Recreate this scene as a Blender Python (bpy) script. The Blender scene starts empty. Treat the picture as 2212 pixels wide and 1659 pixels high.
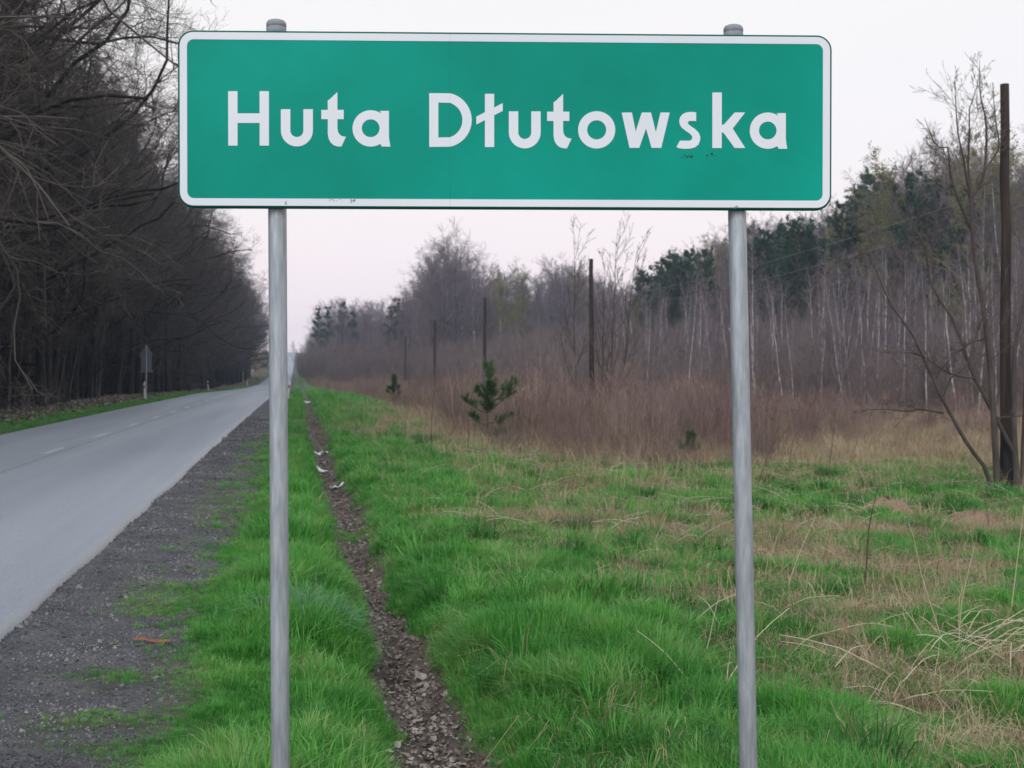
import bpy, math
import numpy as np
from mathutils import Vector, Matrix, Euler

scene = bpy.context.scene
COL = scene.collection
R = math.radians

# ------------------------------------------------------------------ camera
FPX = 2800.0                      # focal length in pixels of a 2212 px wide view
EYE = np.array([0.0, 0.0, 1.55])
YAW = math.atan(460 / FPX)        # the road runs along +Y, the camera looks a little to its right
PITCH = -math.atan(29.5 / FPX)
FWD = np.array([math.sin(YAW) * math.cos(PITCH), math.cos(YAW) * math.cos(PITCH), math.sin(PITCH)])
RIGHT = np.array([math.cos(YAW), -math.sin(YAW), 0.0])
UP = np.cross(RIGHT, FWD)
cam_d = bpy.data.cameras.new('camera')
cam = bpy.data.objects.new('camera', cam_d)
COL.objects.link(cam)
cam.location = EYE
cam.rotation_euler = (math.pi / 2 + PITCH, 0, -YAW)
cam_d.sensor_width = 36
cam_d.lens = 36 * FPX / 2212
cam_d.clip_start = 0.1
cam_d.clip_end = 6000
cam_d.dof.use_dof = True
cam_d.dof.focus_distance = 4.25
cam_d.dof.aperture_fstop = 9.0
scene.camera = cam

# ------------------------------------------------------------------ sky, sun, exposure
SUN_EL, SUN_AZ = R(38), R(205)    # high thin light from behind the camera (azimuth clockwise from +Y)
world = bpy.data.worlds.new('World')
scene.world = world
world.use_nodes = True
nt = world.node_tree
nt.nodes.clear()
def N(tree, kind, **kw):
    n = tree.nodes.new(kind)
    for k, v in kw.items():
        setattr(n, k, v)
    return n
wo = N(nt, 'ShaderNodeOutputWorld')
bg = N(nt, 'ShaderNodeBackground')
bg.inputs['Strength'].default_value = 0.1
sky = N(nt, 'ShaderNodeTexSky', sky_type='NISHITA', sun_disc=False, sun_elevation=SUN_EL, sun_rotation=SUN_AZ)
sky.dust_density = 4.0
tc = N(nt, 'ShaderNodeTexCoord')
sep = N(nt, 'ShaderNodeSeparateXYZ')
nt.links.new(tc.outputs['Generated'], sep.inputs[0])
ramp = N(nt, 'ShaderNodeValToRGB')
nt.links.new(sep.outputs['Z'], ramp.inputs[0])
er = ramp.color_ramp
er.elements[0].position = 0.0
er.elements[0].color = (1.07, 0.925, 0.945, 1)
er.elements[1].position = 0.62
er.elements[1].color = (1.08, 1.14, 1.25, 1)
for p, c in ((0.07, (1.06, 0.945, 0.965, 1)), (0.15, (1.02, 0.975, 0.985, 1)), (0.27, (0.99, 0.985, 0.985, 1))):
    e = er.elements.new(p)
    e.color = c
cn = N(nt, 'ShaderNodeTexNoise')
cn.inputs['Scale'].default_value = 2.2
cn.inputs['Detail'].default_value = 4
mpw = N(nt, 'ShaderNodeMapping')
mpw.inputs['Scale'].default_value = (1, 1, 3.5)
nt.links.new(tc.outputs['Generated'], mpw.inputs[0])
nt.links.new(mpw.outputs[0], cn.inputs['Vector'])
cr = N(nt, 'ShaderNodeMapRange')
cr.inputs[1].default_value = 0.3
cr.inputs[2].default_value = 0.7
cr.inputs[3].default_value = 0.0
cr.inputs[4].default_value = 1.0
nt.links.new(cn.outputs['Fac'], cr.inputs[0])
tint = N(nt, 'ShaderNodeMix', data_type='RGBA')
tint.inputs[6].default_value = (9.75, 9.95, 10.2, 1)
tint.inputs[7].default_value = (10.25, 10.0, 9.95, 1)
nt.links.new(cr.outputs[0], tint.inputs[0])
mul = N(nt, 'ShaderNodeMix', data_type='RGBA', blend_type='MULTIPLY')
mul.inputs[0].default_value = 1.0
nt.links.new(ramp.outputs[0], mul.inputs[6])
nt.links.new(tint.outputs[2], mul.inputs[7])
mixs = N(nt, 'ShaderNodeMix', data_type='RGBA')
mixs.inputs[0].default_value = 0.96        # a closed cloud layer in front of the blue
nt.links.new(sky.outputs[0], mixs.inputs[6])
nt.links.new(mul.outputs[2], mixs.inputs[7])
nt.links.new(mixs.outputs[2], bg.inputs['Color'])
nt.links.new(bg.outputs[0], wo.inputs['Surface'])

sun_d = bpy.data.lights.new('sun', 'SUN')
sun_d.energy = 1.5
sun_d.angle = R(25)
sun_d.color = (1.0, 0.96, 0.92)
sun = bpy.data.objects.new('sun', sun_d)
COL.objects.link(sun)
sv = Vector((math.sin(SUN_AZ) * math.cos(SUN_EL), math.cos(SUN_AZ) * math.cos(SUN_EL), math.sin(SUN_EL)))
sun.rotation_euler = sv.to_track_quat('Z', 'Y').to_euler()
sun.location = (0, -10, 30)

scene.view_settings.view_transform = 'Standard'
scene.view_settings.look = 'None'
scene.view_settings.exposure = 0.0
scene.view_settings.gamma = 1.0
scene.view_settings.use_curve_mapping = False
cy = scene.cycles
cy.use_denoising = True
cy.max_bounces = 4
cy.diffuse_bounces = 2
cy.glossy_bounces = 2
cy.transmission_bounces = 3
cy.volume_bounces = 0
cy.caustics_reflective = False
cy.caustics_refractive = False
cy.use_adaptive_sampling = True
cy.adaptive_threshold = 0.01

# ------------------------------------------------------------------ small maths
rng = np.random.default_rng(7)
_tab = np.random.default_rng(3).random((256, 256))
def vnoise(x, y, f=1.0, seed=0):
    x = np.asarray(x, float) * f + seed * 17.31
    y = np.asarray(y, float) * f + seed * 9.77
    xi = np.floor(x).astype(int); yi = np.floor(y).astype(int)
    fx = x - xi; fy = y - yi
    fx = fx * fx * (3 - 2 * fx); fy = fy * fy * (3 - 2 * fy)
    a = _tab[xi & 255, yi & 255]; b = _tab[(xi + 1) & 255, yi & 255]
    c = _tab[xi & 255, (yi + 1) & 255]; d = _tab[(xi + 1) & 255, (yi + 1) & 255]
    return (a * (1 - fx) + b * fx) * (1 - fy) + (c * (1 - fx) + d * fx) * fy
def fbm(x, y, f=1.0, seed=0, o=3):
    s = 0; a = 0.5; t = 0
    for k in range(o):
        s = s + a * vnoise(x, y, f * 2 ** k, seed + k); t += a; a *= 0.55
    return s / t
def sm(a, b, x):
    t = np.clip((np.asarray(x, float) - a) / (b - a), 0, 1)
    return t * t * (3 - 2 * t)

ROAD_L, ROAD_R, ROAD_C = -7.2, -1.72, -4.46
def lprof(y):
    return np.interp(y, [-50, 50, 95, 140, 185, 235, 290, 350, 420, 500, 600, 720, 820, 1000, 1600],
                     [0, 0, -.08, -.5, -.85, -1.0, -.5, .6, 2.6, 5.0, 8.2, 11.4, 11.2, 8, 2])
def ditch_x(y):
    y = np.asarray(y, float)
    return 0.46 + 0.33 * np.exp(-np.clip(y, 0, 500) / 15.0) + 0.12 * (vnoise(y, y * 0 + 3.3, 0.45) - .5) * np.clip(y / 8, 0, 1)
def xprof(x, y):
    xs = np.asarray(x, float)
    base = np.interp(xs, [-400, -60, -18, -13, -10, -7.4, -7.0, -4.46, -1.95, -1.6, -.75, -.2, 1.6, 4, 8, 15, 60, 400],
                     [-.2, -.2, -.25, -.18, -.12, -.05, -.06, 0.0, -.07, -.03, -.07, -.11, -.17, -.3, -.46, -.52, -.5, -.3])
    dd = xs - ditch_x(y)
    base = base - 0.20 * np.exp(-(dd / 0.27) ** 2) - 0.10 * np.exp(-(dd / 0.6) ** 2)
    return base
def gz(x, y):
    x = np.asarray(x, float); y = np.asarray(y, float)
    z = xprof(x, y) + lprof(y)
    rough = sm(-1.0, 2.0, x) + sm(-7.5, -9, x)
    z = z + rough * (0.10 * (fbm(x, y, 0.7, 5) - .5) + 0.05 * (vnoise(x, y, 2.3, 8) - .5))
    sh = sm(-1.75, -1.6, x) * (1 - sm(-.9, -.3, x))
    z = z + sh * (0.03 * (fbm(x, y, 3.0, 12) - .5))
    inroad = sm(-7.25, -7.1, x) * (1 - sm(-1.85, -1.75, x))
    return z - 0.08 * inroad
def road_z(x, y):
    t = np.clip((np.asarray(x, float) - ROAD_C) / 2.74, -1, 1)
    return lprof(y) + 0.035 - 0.045 * t * t
def W(u, v, d):
    return EYE + d * (FWD + RIGHT * (u - 1106) / FPX + UP * (829.5 - v) / FPX)
def G(u, v):
    ray = FWD + RIGHT * (u - 1106) / FPX + UP * (829.5 - v) / FPX
    ds = np.concatenate([np.linspace(3, 60, 3000), np.linspace(60, 900, 3000)])
    p = EYE[None] + ds[:, None] * ray[None]
    below = p[:, 2] <= gz(p[:, 0], p[:, 1])
    i = int(np.argmax(below)) if below.any() else len(ds) - 1
    q = p[i].copy(); q[2] = float(gz(q[0], q[1]))
    return q, ds[i]
def at(u, d):
    """the ground point at depth d in the vertical plane of image column u"""
    p = W(u, 800, d)
    return np.array([p[0], p[1], float(gz(p[0], p[1]))])
def uvd(x, y, z=None):
    x = np.asarray(x, float); y = np.asarray(y, float)
    d = x * FWD[0] + y * FWD[1]
    r = x * RIGHT[0] + y * RIGHT[1]
    return 1106 + r / np.maximum(d, .01) * FPX, d

# ------------------------------------------------------------------ materials
def mat(name):
    m = bpy.data.materials.new(name)
    m.use_nodes = True
    t = m.node_tree
    t.nodes.clear()
    out = N(t, 'ShaderNodeOutputMaterial')
    b = N(t, 'ShaderNodeBsdfPrincipled')
    t.links.new(b.outputs[0], out.inputs[0])
    b.inputs['Specular IOR Level'].default_value = 0.3
    return m, t, b, out
def noise_col(t, c1, c2, scale, detail=4, coord='Object', vec_scale=(1, 1, 1), lo=.3, hi=.7, rough=.55):
    tcn = N(t, 'ShaderNodeTexCoord')
    mp = N(t, 'ShaderNodeMapping')
    mp.inputs['Scale'].default_value = vec_scale
    t.links.new(tcn.outputs[coord], mp.inputs[0])
    n = N(t, 'ShaderNodeTexNoise')
    n.inputs['Scale'].default_value = scale
    n.inputs['Detail'].default_value = detail
    n.inputs['Roughness'].default_value = rough
    t.links.new(mp.outputs[0], n.inputs['Vector'])
    r = N(t, 'ShaderNodeMapRange')
    r.inputs[1].default_value = lo
    r.inputs[2].default_value = hi
    t.links.new(n.outputs['Fac'], r.inputs[0])
    mx = N(t, 'ShaderNodeMix', data_type='RGBA')
    mx.inputs[6].default_value = (*c1, 1)
    mx.inputs[7].default_value = (*c2, 1)
    t.links.new(r.outputs[0], mx.inputs[0])
    return mx.outputs[2], n.outputs['Fac'], r.outputs[0]
def bump(t, b, h, strength, dist):
    bp = N(t, 'ShaderNodeBump')
    bp.inputs['Strength'].default_value = strength
    bp.inputs['Distance'].default_value = dist
    t.links.new(h, bp.inputs['Height'])
    t.links.new(bp.outputs[0], b.inputs['Normal'])
def simple(name, c1, c2, scale, rough=.8, vec_scale=(1, 1, 1), bstr=0.0, bdist=.01, metallic=0, spec=.3, rnd=0.0):
    m, t, b, out = mat(name)
    c, f, r = noise_col(t, c1, c2, scale, vec_scale=vec_scale)
    if rnd:
        oi = N(t, 'ShaderNodeObjectInfo')
        mr = N(t, 'ShaderNodeMapRange')
        mr.inputs[3].default_value = 1 - rnd
        mr.inputs[4].default_value = 1 + rnd
        t.links.new(oi.outputs['Random'], mr.inputs[0])
        hs = N(t, 'ShaderNodeHueSaturation')
        t.links.new(mr.outputs[0], hs.inputs['Value'])
        t.links.new(c, hs.inputs['Color'])
        c = hs.outputs[0]
    t.links.new(c, b.inputs['Base Color'])
    b.inputs['Roughness'].default_value = rough
    b.inputs['Metallic'].default_value = metallic
    b.inputs['Specular IOR Level'].default_value = spec
    if bstr:
        bump(t, b, f, bstr, bdist)
    return m
def leafy(name, cols, transl=.35, gloss=.5):
    """thin blades and leaves: colour differs from piece to piece and in patches over the ground"""
    m = bpy.data.materials.new(name)
    m.use_nodes = True
    t = m.node_tree
    t.nodes.clear()
    out = N(t, 'ShaderNodeOutputMaterial')
    oi = N(t, 'ShaderNodeObjectInfo')
    ge = N(t, 'ShaderNodeNewGeometry')
    n = N(t, 'ShaderNodeTexNoise')
    n.inputs['Scale'].default_value = 1.3
    n.inputs['Detail'].default_value = 3
    t.links.new(ge.outputs['Position'], n.inputs['Vector'])
    a = N(t, 'ShaderNodeMath', operation='MULTIPLY')
    a.inputs[1].default_value = .55
    t.links.new(oi.outputs['Random'], a.inputs[0])
    a2 = N(t, 'ShaderNodeMath', operation='MULTIPLY_ADD')
    a2.inputs[1].default_value = 1.3
    t.links.new(n.outputs['Fac'], a2.inputs[0])
    t.links.new(a.outputs[0], a2.inputs[2])
    a3 = N(t, 'ShaderNodeMath', operation='SUBTRACT')
    a3.inputs[1].default_value = .42
    t.links.new(a2.outputs[0], a3.inputs[0])
    r = N(t, 'ShaderNodeValToRGB')
    r.color_ramp.elements[0].color = (*cols[0], 1)
    r.color_ramp.elements[1].color = (*cols[-1], 1)
    for k, c in enumerate(cols[1:-1]):
        e = r.color_ramp.elements.new((k + 1) / (len(cols) - 1))
        e.color = (*c, 1)
    t.links.new(a3.outputs[0], r.inputs[0])
    b = N(t, 'ShaderNodeBsdfPrincipled')
    b.inputs['Roughness'].default_value = .5
    b.inputs['Specular IOR Level'].default_value = gloss
    t.links.new(r.outputs[0], b.inputs['Base Color'])
    tr = N(t, 'ShaderNodeBsdfTranslucent')
    t.links.new(r.outputs[0], tr.inputs['Color'])
    ms = N(t, 'ShaderNodeMixShader')
    ms.inputs[0].default_value = transl
    t.links.new(b.outputs[0], ms.inputs[1])
    t.links.new(tr.outputs[0], ms.inputs[2])
    t.links.new(ms.outputs[0], out.inputs[0])
    return m

M = {}
M['grass'] = leafy('fresh grass', [(.026, .14, .018), (.046, .23, .028), (.072, .31, .042), (.115, .365, .060), (.19, .385, .095), (.31, .36, .16)])
M['bluegrass'] = leafy('blue green grass', [(.09, .24, .10), (.13, .29, .14), (.19, .34, .20)], gloss=.7)
M['darkgrass'] = leafy('dark tussock grass', [(.018, .10, .014), (.030, .15, .020), (.045, .20, .028)])
M['straw'] = leafy('dry straw', [(.20, .145, .09), (.30, .22, .13), (.40, .32, .20), (.52, .44, .30)], transl=.15, gloss=.3)
M['reed'] = leafy('bleached stem', [(.45, .38, .26), (.55, .47, .33), (.62, .56, .44)], transl=.05)
M['weed'] = leafy('red brown stalk', [(.105, .070, .068), (.18, .122, .113), (.27, .19, .168), (.43, .33, .26)], transl=.0, gloss=.2)
M['scrub'] = leafy('scrub twig', [(.13, .104, .104), (.18, .142, .138), (.24, .19, .175)], transl=.0, gloss=.2)
M['deadleaf'] = leafy('dead leaf', [(.06, .047, .039), (.14, .112, .095), (.24, .20, .175), (.40, .355, .32)], transl=.1, gloss=.3)
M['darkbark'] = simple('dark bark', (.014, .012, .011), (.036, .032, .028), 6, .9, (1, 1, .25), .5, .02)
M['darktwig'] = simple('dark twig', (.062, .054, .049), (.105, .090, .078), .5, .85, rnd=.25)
M['stem'] = simple('young stem bark', (.075, .07, .055), (.125, .115, .09), 5, .85, (1, 1, .3), rnd=.3)
M['birch'] = simple('birch bark', (.12, .11, .105), (.62, .60, .58), 3.2, .7, (1, 1, .8), rnd=.2)
M['birchtwig'] = simple('birch twig', (.138, .112, .128), (.205, .168, .186), .4, .8, rnd=.25)
M['brownbark'] = simple('grey brown bark', (.045, .037, .034), (.095, .082, .074), 7, .85, (1, 1, .3), .4, .01)
M['browntwig'] = simple('brown twig', (.075, .058, .052), (.12, .095, .085), .6, .8, rnd=.2)
M['budtwig'] = simple('budding twig', (.20, .175, .085), (.29, .26, .12), .5, .8, rnd=.2)
M['bud'] = leafy('opening leaf', [(.13, .14, .04), (.17, .18, .05), (.21, .21, .07)], transl=.3)
M['pinebark'] = simple('pine bark', (.07, .042, .03), (.14, .085, .06), 5, .9, (1, 1, .3))
M['needle'] = leafy('pine needle', [(.026, .062, .034), (.038, .085, .044), (.055, .11, .055)], transl=.1, gloss=.3)
M['needle2'] = leafy('young pine needle', [(.035, .085, .028), (.055, .12, .04), (.085, .16, .055)], transl=.1, gloss=.3)
M['polewood'] = simple('old pole wood', (.018, .014, .013), (.058, .043, .037), 9, .85, (1, 1, .08), .5, .01)
M['tar'] = simple('tarred pole foot', (.008, .008, .010), (.02, .018, .02), 9, .6)

# ------------------------------------------------------------------ mesh helpers
def mesh_np(name, verts, faces, mat=None, smooth=True):
    """faces: list of (n,k) integer arrays"""
    me = bpy.data.meshes.new(name)
    verts = np.asarray(verts, np.float32)
    me.vertices.add(len(verts))
    me.vertices.foreach_set('co', verts.ravel())
    loops = np.concatenate([f.ravel() for f in faces]).astype(np.int32)
    tot = np.concatenate([np.full(len(f), f.shape[1], np.int32) for f in faces])
    st = np.concatenate([[0], np.cumsum(tot)[:-1]]).astype(np.int32)
    me.loops.add(len(loops))
    me.loops.foreach_set('vertex_index', loops)
    me.polygons.add(len(tot))
    me.polygons.foreach_set('loop_start', st)
    me.polygons.foreach_set('use_smooth', np.full(len(tot), smooth))
    if mat is not None:
        me.materials.append(mat)
    me.update(calc_edges=True)
    return me
def link(name, data, parent=None, loc=None):
    o = bpy.data.objects.new(name, data)
    COL.objects.link(o)
    if parent is not None:
        o.parent = parent
    if loc is not None:
        o.location = loc
    return o
def tag(o, label=None, cat=None, group=None, kind=None):
    if label: o['label'] = label
    if cat: o['category'] = cat
    if group: o['group'] = group
    if kind: o['kind'] = kind
    return o
def thing(name, loc, label, cat, group=None, rz=0, s=1.0):
    o = link(name, None, loc=[float(c) for c in loc])
    o.rotation_euler = (0, 0, rz)
    o.scale = (s, s, s)
    o.empty_display_size = .2
    return tag(o, label, cat, group)
def tubes(groups):
    """groups: list of (pts[N,n,3], rad[N,n], sides) -> verts, faces"""
    V = []; F = []; off = 0
    for pts, rad, s in groups:
        pts = np.asarray(pts, float); rad = np.asarray(rad, float)
        Nn, n, _ = pts.shape
        if Nn == 0:
            continue
        T = np.empty_like(pts)
        T[:, 1:-1] = pts[:, 2:] - pts[:, :-2]
        T[:, 0] = pts[:, 1] - pts[:, 0]
        T[:, -1] = pts[:, -1] - pts[:, -2]
        T /= np.linalg.norm(T, axis=2, keepdims=True) + 1e-9
        m = T.mean(axis=1)
        ref = np.where(np.abs(m[:, 2:3]) > .8, np.array([[1., 0, 0]]), np.array([[0, 0, 1.]]))
        A = np.cross(T, ref[:, None, :])
        A /= np.linalg.norm(A, axis=2, keepdims=True) + 1e-9
        B = np.cross(T, A)
        ang = np.arange(s) * 2 * np.pi / s
        ring = pts[:, :, None, :] + rad[:, :, None, None] * (A[:, :, None, :] * np.cos(ang)[None, None, :, None] + B[:, :, None, :] * np.sin(ang)[None, None, :, None])
        V.append(ring.reshape(-1, 3))
        base = (np.arange(Nn)[:, None, None] * n + np.arange(n - 1)[None, :, None]) * s
        k = np.arange(s)[None, None, :]; k2 = (k + 1) % s
        q = np.stack([base + k, base + k2, base + s + k2, base + s + k], axis=-1).reshape(-1, 4) + off
        F.append(q)
        off += Nn * n * s
    return np.concatenate(V), [np.concatenate(F)]
def tube_mesh(name, groups, m):
    v, f = tubes(groups)
    return mesh_np(name, v, f, m)
def resample(poly, n):
    poly = np.asarray(poly, float)
    # smooth through the points (Catmull-Rom), then even steps
    P = np.vstack([2 * poly[0] - poly[1], poly, 2 * poly[-1] - poly[-2]])
    out = []
    for i in range(1, len(P) - 2):
        for t in np.linspace(0, 1, 8, endpoint=False):
            a, b, c, d = P[i - 1], P[i], P[i + 1], P[i + 2]
            out.append(.5 * (2 * b + (c - a) * t + (2 * a - 5 * b + 4 * c - d) * t * t + (3 * b - a - 3 * c + d) * t ** 3))
    out.append(poly[-1])
    out = np.array(out)
    L = np.concatenate([[0], np.cumsum(np.linalg.norm(np.diff(out, axis=0), axis=1))])
    s = np.linspace(0, L[-1], n)
    return np.stack([np.interp(s, L, out[:, k]) for k in range(3)], axis=1)
def unit(a):
    return a / (np.linalg.norm(a, axis=-1, keepdims=True) + 1e-9)
def kids(rg, pts, rad, nch, t0, t1, ang, ratio, nseg, wob=.15, up=.0, rk=.012, rmin=.003, taper=.6, even=False, lmin=.0, flat=0.0):
    """grow nch children on every parent polyline; returns pts[M,nseg+1,3], rad[M,nseg+1]"""
    Np, n, _ = pts.shape
    L = np.linalg.norm(np.diff(pts, axis=1), axis=2).sum(axis=1)
    par = np.repeat(np.arange(Np), nch)
    Mx = len(par)
    if even:
        t = np.tile(np.linspace(t0, t1, nch), Np) + rg.normal(0, .02, Mx)
        t = np.clip(t, 0, 1)
    else:
        t = rg.uniform(t0, t1, Mx)
    f = t * (n - 1); i = np.minimum(f.astype(int), n - 2); fr = (f - i)[:, None]
    p0 = pts[par, i] * (1 - fr) + pts[par, i + 1] * fr
    T = unit(pts[par, i + 1] - pts[par, i])
    r0 = rad[par, i] * (1 - fr[:, 0]) + rad[par, i + 1] * fr[:, 0]
    Q = unit(np.cross(T, unit(rg.normal(size=(Mx, 3)))))
    if flat:
        Q[:, 2] *= (1 - flat); Q = unit(Q)
    a = np.radians(rg.uniform(ang[0], ang[1], Mx))[:, None]
    d = unit(np.cos(a) * T + np.sin(a) * Q)
    ln = L[par] * ratio * (1 - taper * t) * rg.uniform(.6, 1.2, Mx)
    ln = np.maximum(ln, lmin)
    out = np.empty((Mx, nseg + 1, 3)); out[:, 0] = p0
    for k in range(nseg):
        d = unit(d + wob * rg.normal(size=(Mx, 3)) + up * np.array([0, 0, 1.]))
        out[:, k + 1] = out[:, k] + d * (ln / nseg)[:, None]
    rs = np.maximum(np.minimum(r0 * .7, ln * rk), rmin)
    prof = np.linspace(1, .35, nseg + 1)
    return out, np.maximum(rs[:, None] * prof[None], rmin * .7)
def stem_line(rg, H, r, n=12, wob=.03, lean=(0, 0), top=.12):
    z = np.linspace(0, H, n)
    x = np.cumsum(rg.normal(0, wob * H / n, n)); y = np.cumsum(rg.normal(0, wob * H / n, n))
    x -= x[0]; y -= y[0]
    p = np.stack([x + lean[0] * z / H, y + lean[1] * z / H, z], axis=1)
    rad = r * (1 - (1 - top) * (z / H) ** .9)
    rad[0] *= 1.35
    return p[None], rad[None]

# ---- instances of stuff on points
def scatter(name, pts, rot, scl, pick, protos, label=None, cat=None):
    me = bpy.data.meshes.new(name)
    pts = np.asarray(pts, np.float32)
    me.vertices.add(len(pts))
    me.vertices.foreach_set('co', pts.ravel())
    a = me.attributes.new('rot', 'FLOAT_VECTOR', 'POINT'); a.data.foreach_set('vector', np.asarray(rot, np.float32).ravel())
    a = me.attributes.new('scl', 'FLOAT_VECTOR', 'POINT'); a.data.foreach_set('vector', np.asarray(scl, np.float32).ravel())
    a = me.attributes.new('pick', 'INT', 'POINT'); a.data.foreach_set('value', np.asarray(pick, np.int32))
    coll = bpy.data.collections.new(name + ' pieces')
    for k, m in enumerate(protos):
        coll.objects.link(bpy.data.objects.new('%s piece %02d' % (name, k), m))
    o = link(name, me)
    ng = bpy.data.node_groups.new(name, 'GeometryNodeTree')
    ng.interface.new_socket('Geometry', in_out='INPUT', socket_type='NodeSocketGeometry')
    ng.interface.new_socket('Geometry', in_out='OUTPUT', socket_type='NodeSocketGeometry')
    gi = N(ng, 'NodeGroupInput'); go = N(ng, 'NodeGroupOutput')
    ci = N(ng, 'GeometryNodeCollectionInfo')
    ci.inputs['Collection'].default_value = coll
    ci.inputs['Separate Children'].default_value = True
    ci.inputs['Reset Children'].default_value = True
    ip = N(ng, 'GeometryNodeInstanceOnPoints')
    ip.inputs['Pick Instance'].default_value = True
    def attr(nm, ty):
        q = N(ng, 'GeometryNodeInputNamedAttribute', data_type=ty)
        q.inputs['Name'].default_value = nm
        return q.outputs['Attribute']
    e2r = N(ng, 'FunctionNodeEulerToRotation')
    ng.links.new(attr('rot', 'FLOAT_VECTOR'), e2r.inputs[0])
    ng.links.new(gi.outputs[0], ip.inputs['Points'])
    ng.links.new(ci.outputs[0], ip.inputs['Instance'])
    ng.links.new(attr('pick', 'INT'), ip.inputs['Instance Index'])
    ng.links.new(e2r.outputs[0], ip.inputs['Rotation'])
    ng.links.new(attr('scl', 'FLOAT_VECTOR'), ip.inputs['Scale'])
    ng.links.new(ip.outputs[0], go.inputs[0])
    md = o.modifiers.new('scatter', 'NODES')
    md.node_group = ng
    return tag(o, label, cat, kind='stuff')
def sc3(s, zs=None):
    s = np.asarray(s)
    return np.stack([s, s, s if zs is None else zs], axis=1)

# ================================================================== GROUND
def axis(parts):
    out = []
    for a, b, st in parts:
        out.append(np.arange(a, b, st))
    return np.unique(np.round(np.concatenate(out), 4))
gx = axis([(-420, -60, 30), (-60, -20, 4), (-20, -8, .8), (-8, -2.2, .4), (-2.2, 4, .07), (4, 10, .16), (10, 20, .5), (20, 70, 3), (70, 440, 30)])
gy = axis([(-60, 2, 4), (2, 5, .25), (5, 14, .09), (14, 30, .18), (30, 60, .5), (60, 120, 1.5), (120, 320, 5), (320, 900, 12), (900, 1000, 50)])
XX, YY = np.meshgrid(gx, gy, indexing='ij')
ZZ = gz(XX, YY)
dd = XX - ditch_x(YY)
inditch = np.exp(-(dd / .15) ** 2) * sm(-.5, .3, .5 - np.abs(dd)) 
nearfine = (YY > 2) & (YY < 30)
ZZ = ZZ + np.where(nearfine, inditch * .05 * (fbm(XX, YY, 9, 21) - .5), 0)
nx, ny = len(gx), len(gy)
idx = (np.arange(nx - 1)[:, None] * ny + np.arange(ny - 1)[None]).ravel()
gf = np.stack([idx, idx + ny, idx + ny + 1, idx + 1], axis=1)
gme = mesh_np('ground', np.stack([XX, YY, ZZ], -1).reshape(-1, 3), [gf])
# what the bare ground is made of, by place: gravel shoulder / green sod / mud / leaf litter / dry thatch
def field_dry(x, y):
    """0 = green, 1 = dry thatch, over the roadside and the field"""
    u, d = uvd(x, y)
    strip = 3.6 + .4 * np.sin(y * .3)
    far = sm(22, 30, d) * sm(strip, strip + 2.0, x)
    patch = sm(.49, .66, fbm(x, y * 1.5, .75, 31)) * sm(1.6, 4.0, x) * .70
    streak = sm(.50, .62, fbm(x * .6, y * 2.2, 1.9, 37)) * sm(1.3, 3.2, x) * .6
    return np.clip(np.maximum(np.maximum(far, patch), streak), 0, 1)
def shoulder_grass(x, y):
    """1 = sod, 0 = bare gravel, on the near side of the road"""
    edge = -.76 + .62 * (fbm(x * .3, y, .9, 41) - .5) + .12 * (vnoise(x, y, 4, 44) - .5)
    g = sm(edge - .30, edge + .40, x)
    isl = sm(.40, .70, fbm(x, y * 1.4, 1.5, 47)) * sm(-1.5, -.8, x) * .85
    return np.clip(np.maximum(g, isl), 0, 1)
cg = np.zeros((nx * ny, 4), np.float32)
fx, fy = XX.ravel(), YY.ravel()
sod = np.array([.060, .075, .028]); mud = np.array([.082, .068, .058]); thatch = np.array([.175, .130, .088])
gravel = np.array([.072, .074, .083]); litter = np.array([.115, .085, .055]); far_g = np.array([.055, .13, .03])
c = np.tile(sod, (nx * ny, 1))
def over(c, col, w):
    return c * (1 - w[:, None]) + np.asarray(col)[None] * w[:, None]
u_, d_ = uvd(fx, fy)
c = over(c, far_g, sm(30, 70, d_))
c = over(c, thatch, field_dry(fx, fy))
c = over(c, [.12, .085, .066], sm(14, 22, fx) * sm(30, 45, d_))
wd = .17 + .05 * (vnoise(fx * 0, fy, .8, 51) - .5) * 2
ddf = np.abs(fx - ditch_x(fy))
gap = np.exp(-((fy - 15.3) / .45) ** 2)
c = over(c, mud, (1 - sm(wd, wd + .12, ddf + .12 * (fbm(fx, fy, 3, 53) - .5))) * (1 - gap * .8) * (1 - sm(70, 130, fy)))
c = over(c, gravel, (1 - shoulder_grass(fx, fy)) * sm(-8.5, -7.8, fx) * (1 - sm(-.2, .1, fx)))
lv = sm(-7.55, -7.9, fx)
c = over(c, far_g * .8, lv)
c = over(c, litter, sm(-8.4, -10.0, fx + 1.6 * (fbm(fx, fy, .3, 57) - .5)) * .95)
cg[:, :3] = c; cg[:, 3] = 1 - shoulder_grass(fx, fy)
ca = gme.color_attributes.new('soil', 'FLOAT_COLOR', 'POINT')
ca.data.foreach_set('color', cg.ravel())
m, t, b, out = mat('ground soil')
at_ = N(t, 'ShaderNodeAttribute', attribute_name='soil')
c1, f1, r1 = noise_col(t, (.55, .55, .55), (1.5, 1.45, 1.4), 26, 8, rough=.7)
c2, f2, r2 = noise_col(t, (.62, .62, .64), (1.4, 1.36, 1.33), 2.4, 6)
m1 = N(t, 'ShaderNodeMix', data_type='RGBA', blend_type='MULTIPLY'); m1.inputs[0].default_value = 1
m2 = N(t, 'ShaderNodeMix', data_type='RGBA', blend_type='MULTIPLY'); m2.inputs[0].default_value = 1
t.links.new(at_.outputs['Color'], m1.inputs[6]); t.links.new(c1, m1.inputs[7])
t.links.new(m1.outputs[2], m2.inputs[6]); t.links.new(c2, m2.inputs[7])
t.links.new(m2.outputs[2], b.inputs['Base Color'])
b.inputs['Roughness'].default_value = .9
bump(t, b, f1, .8, .02)
gme.materials.append(m)
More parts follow.
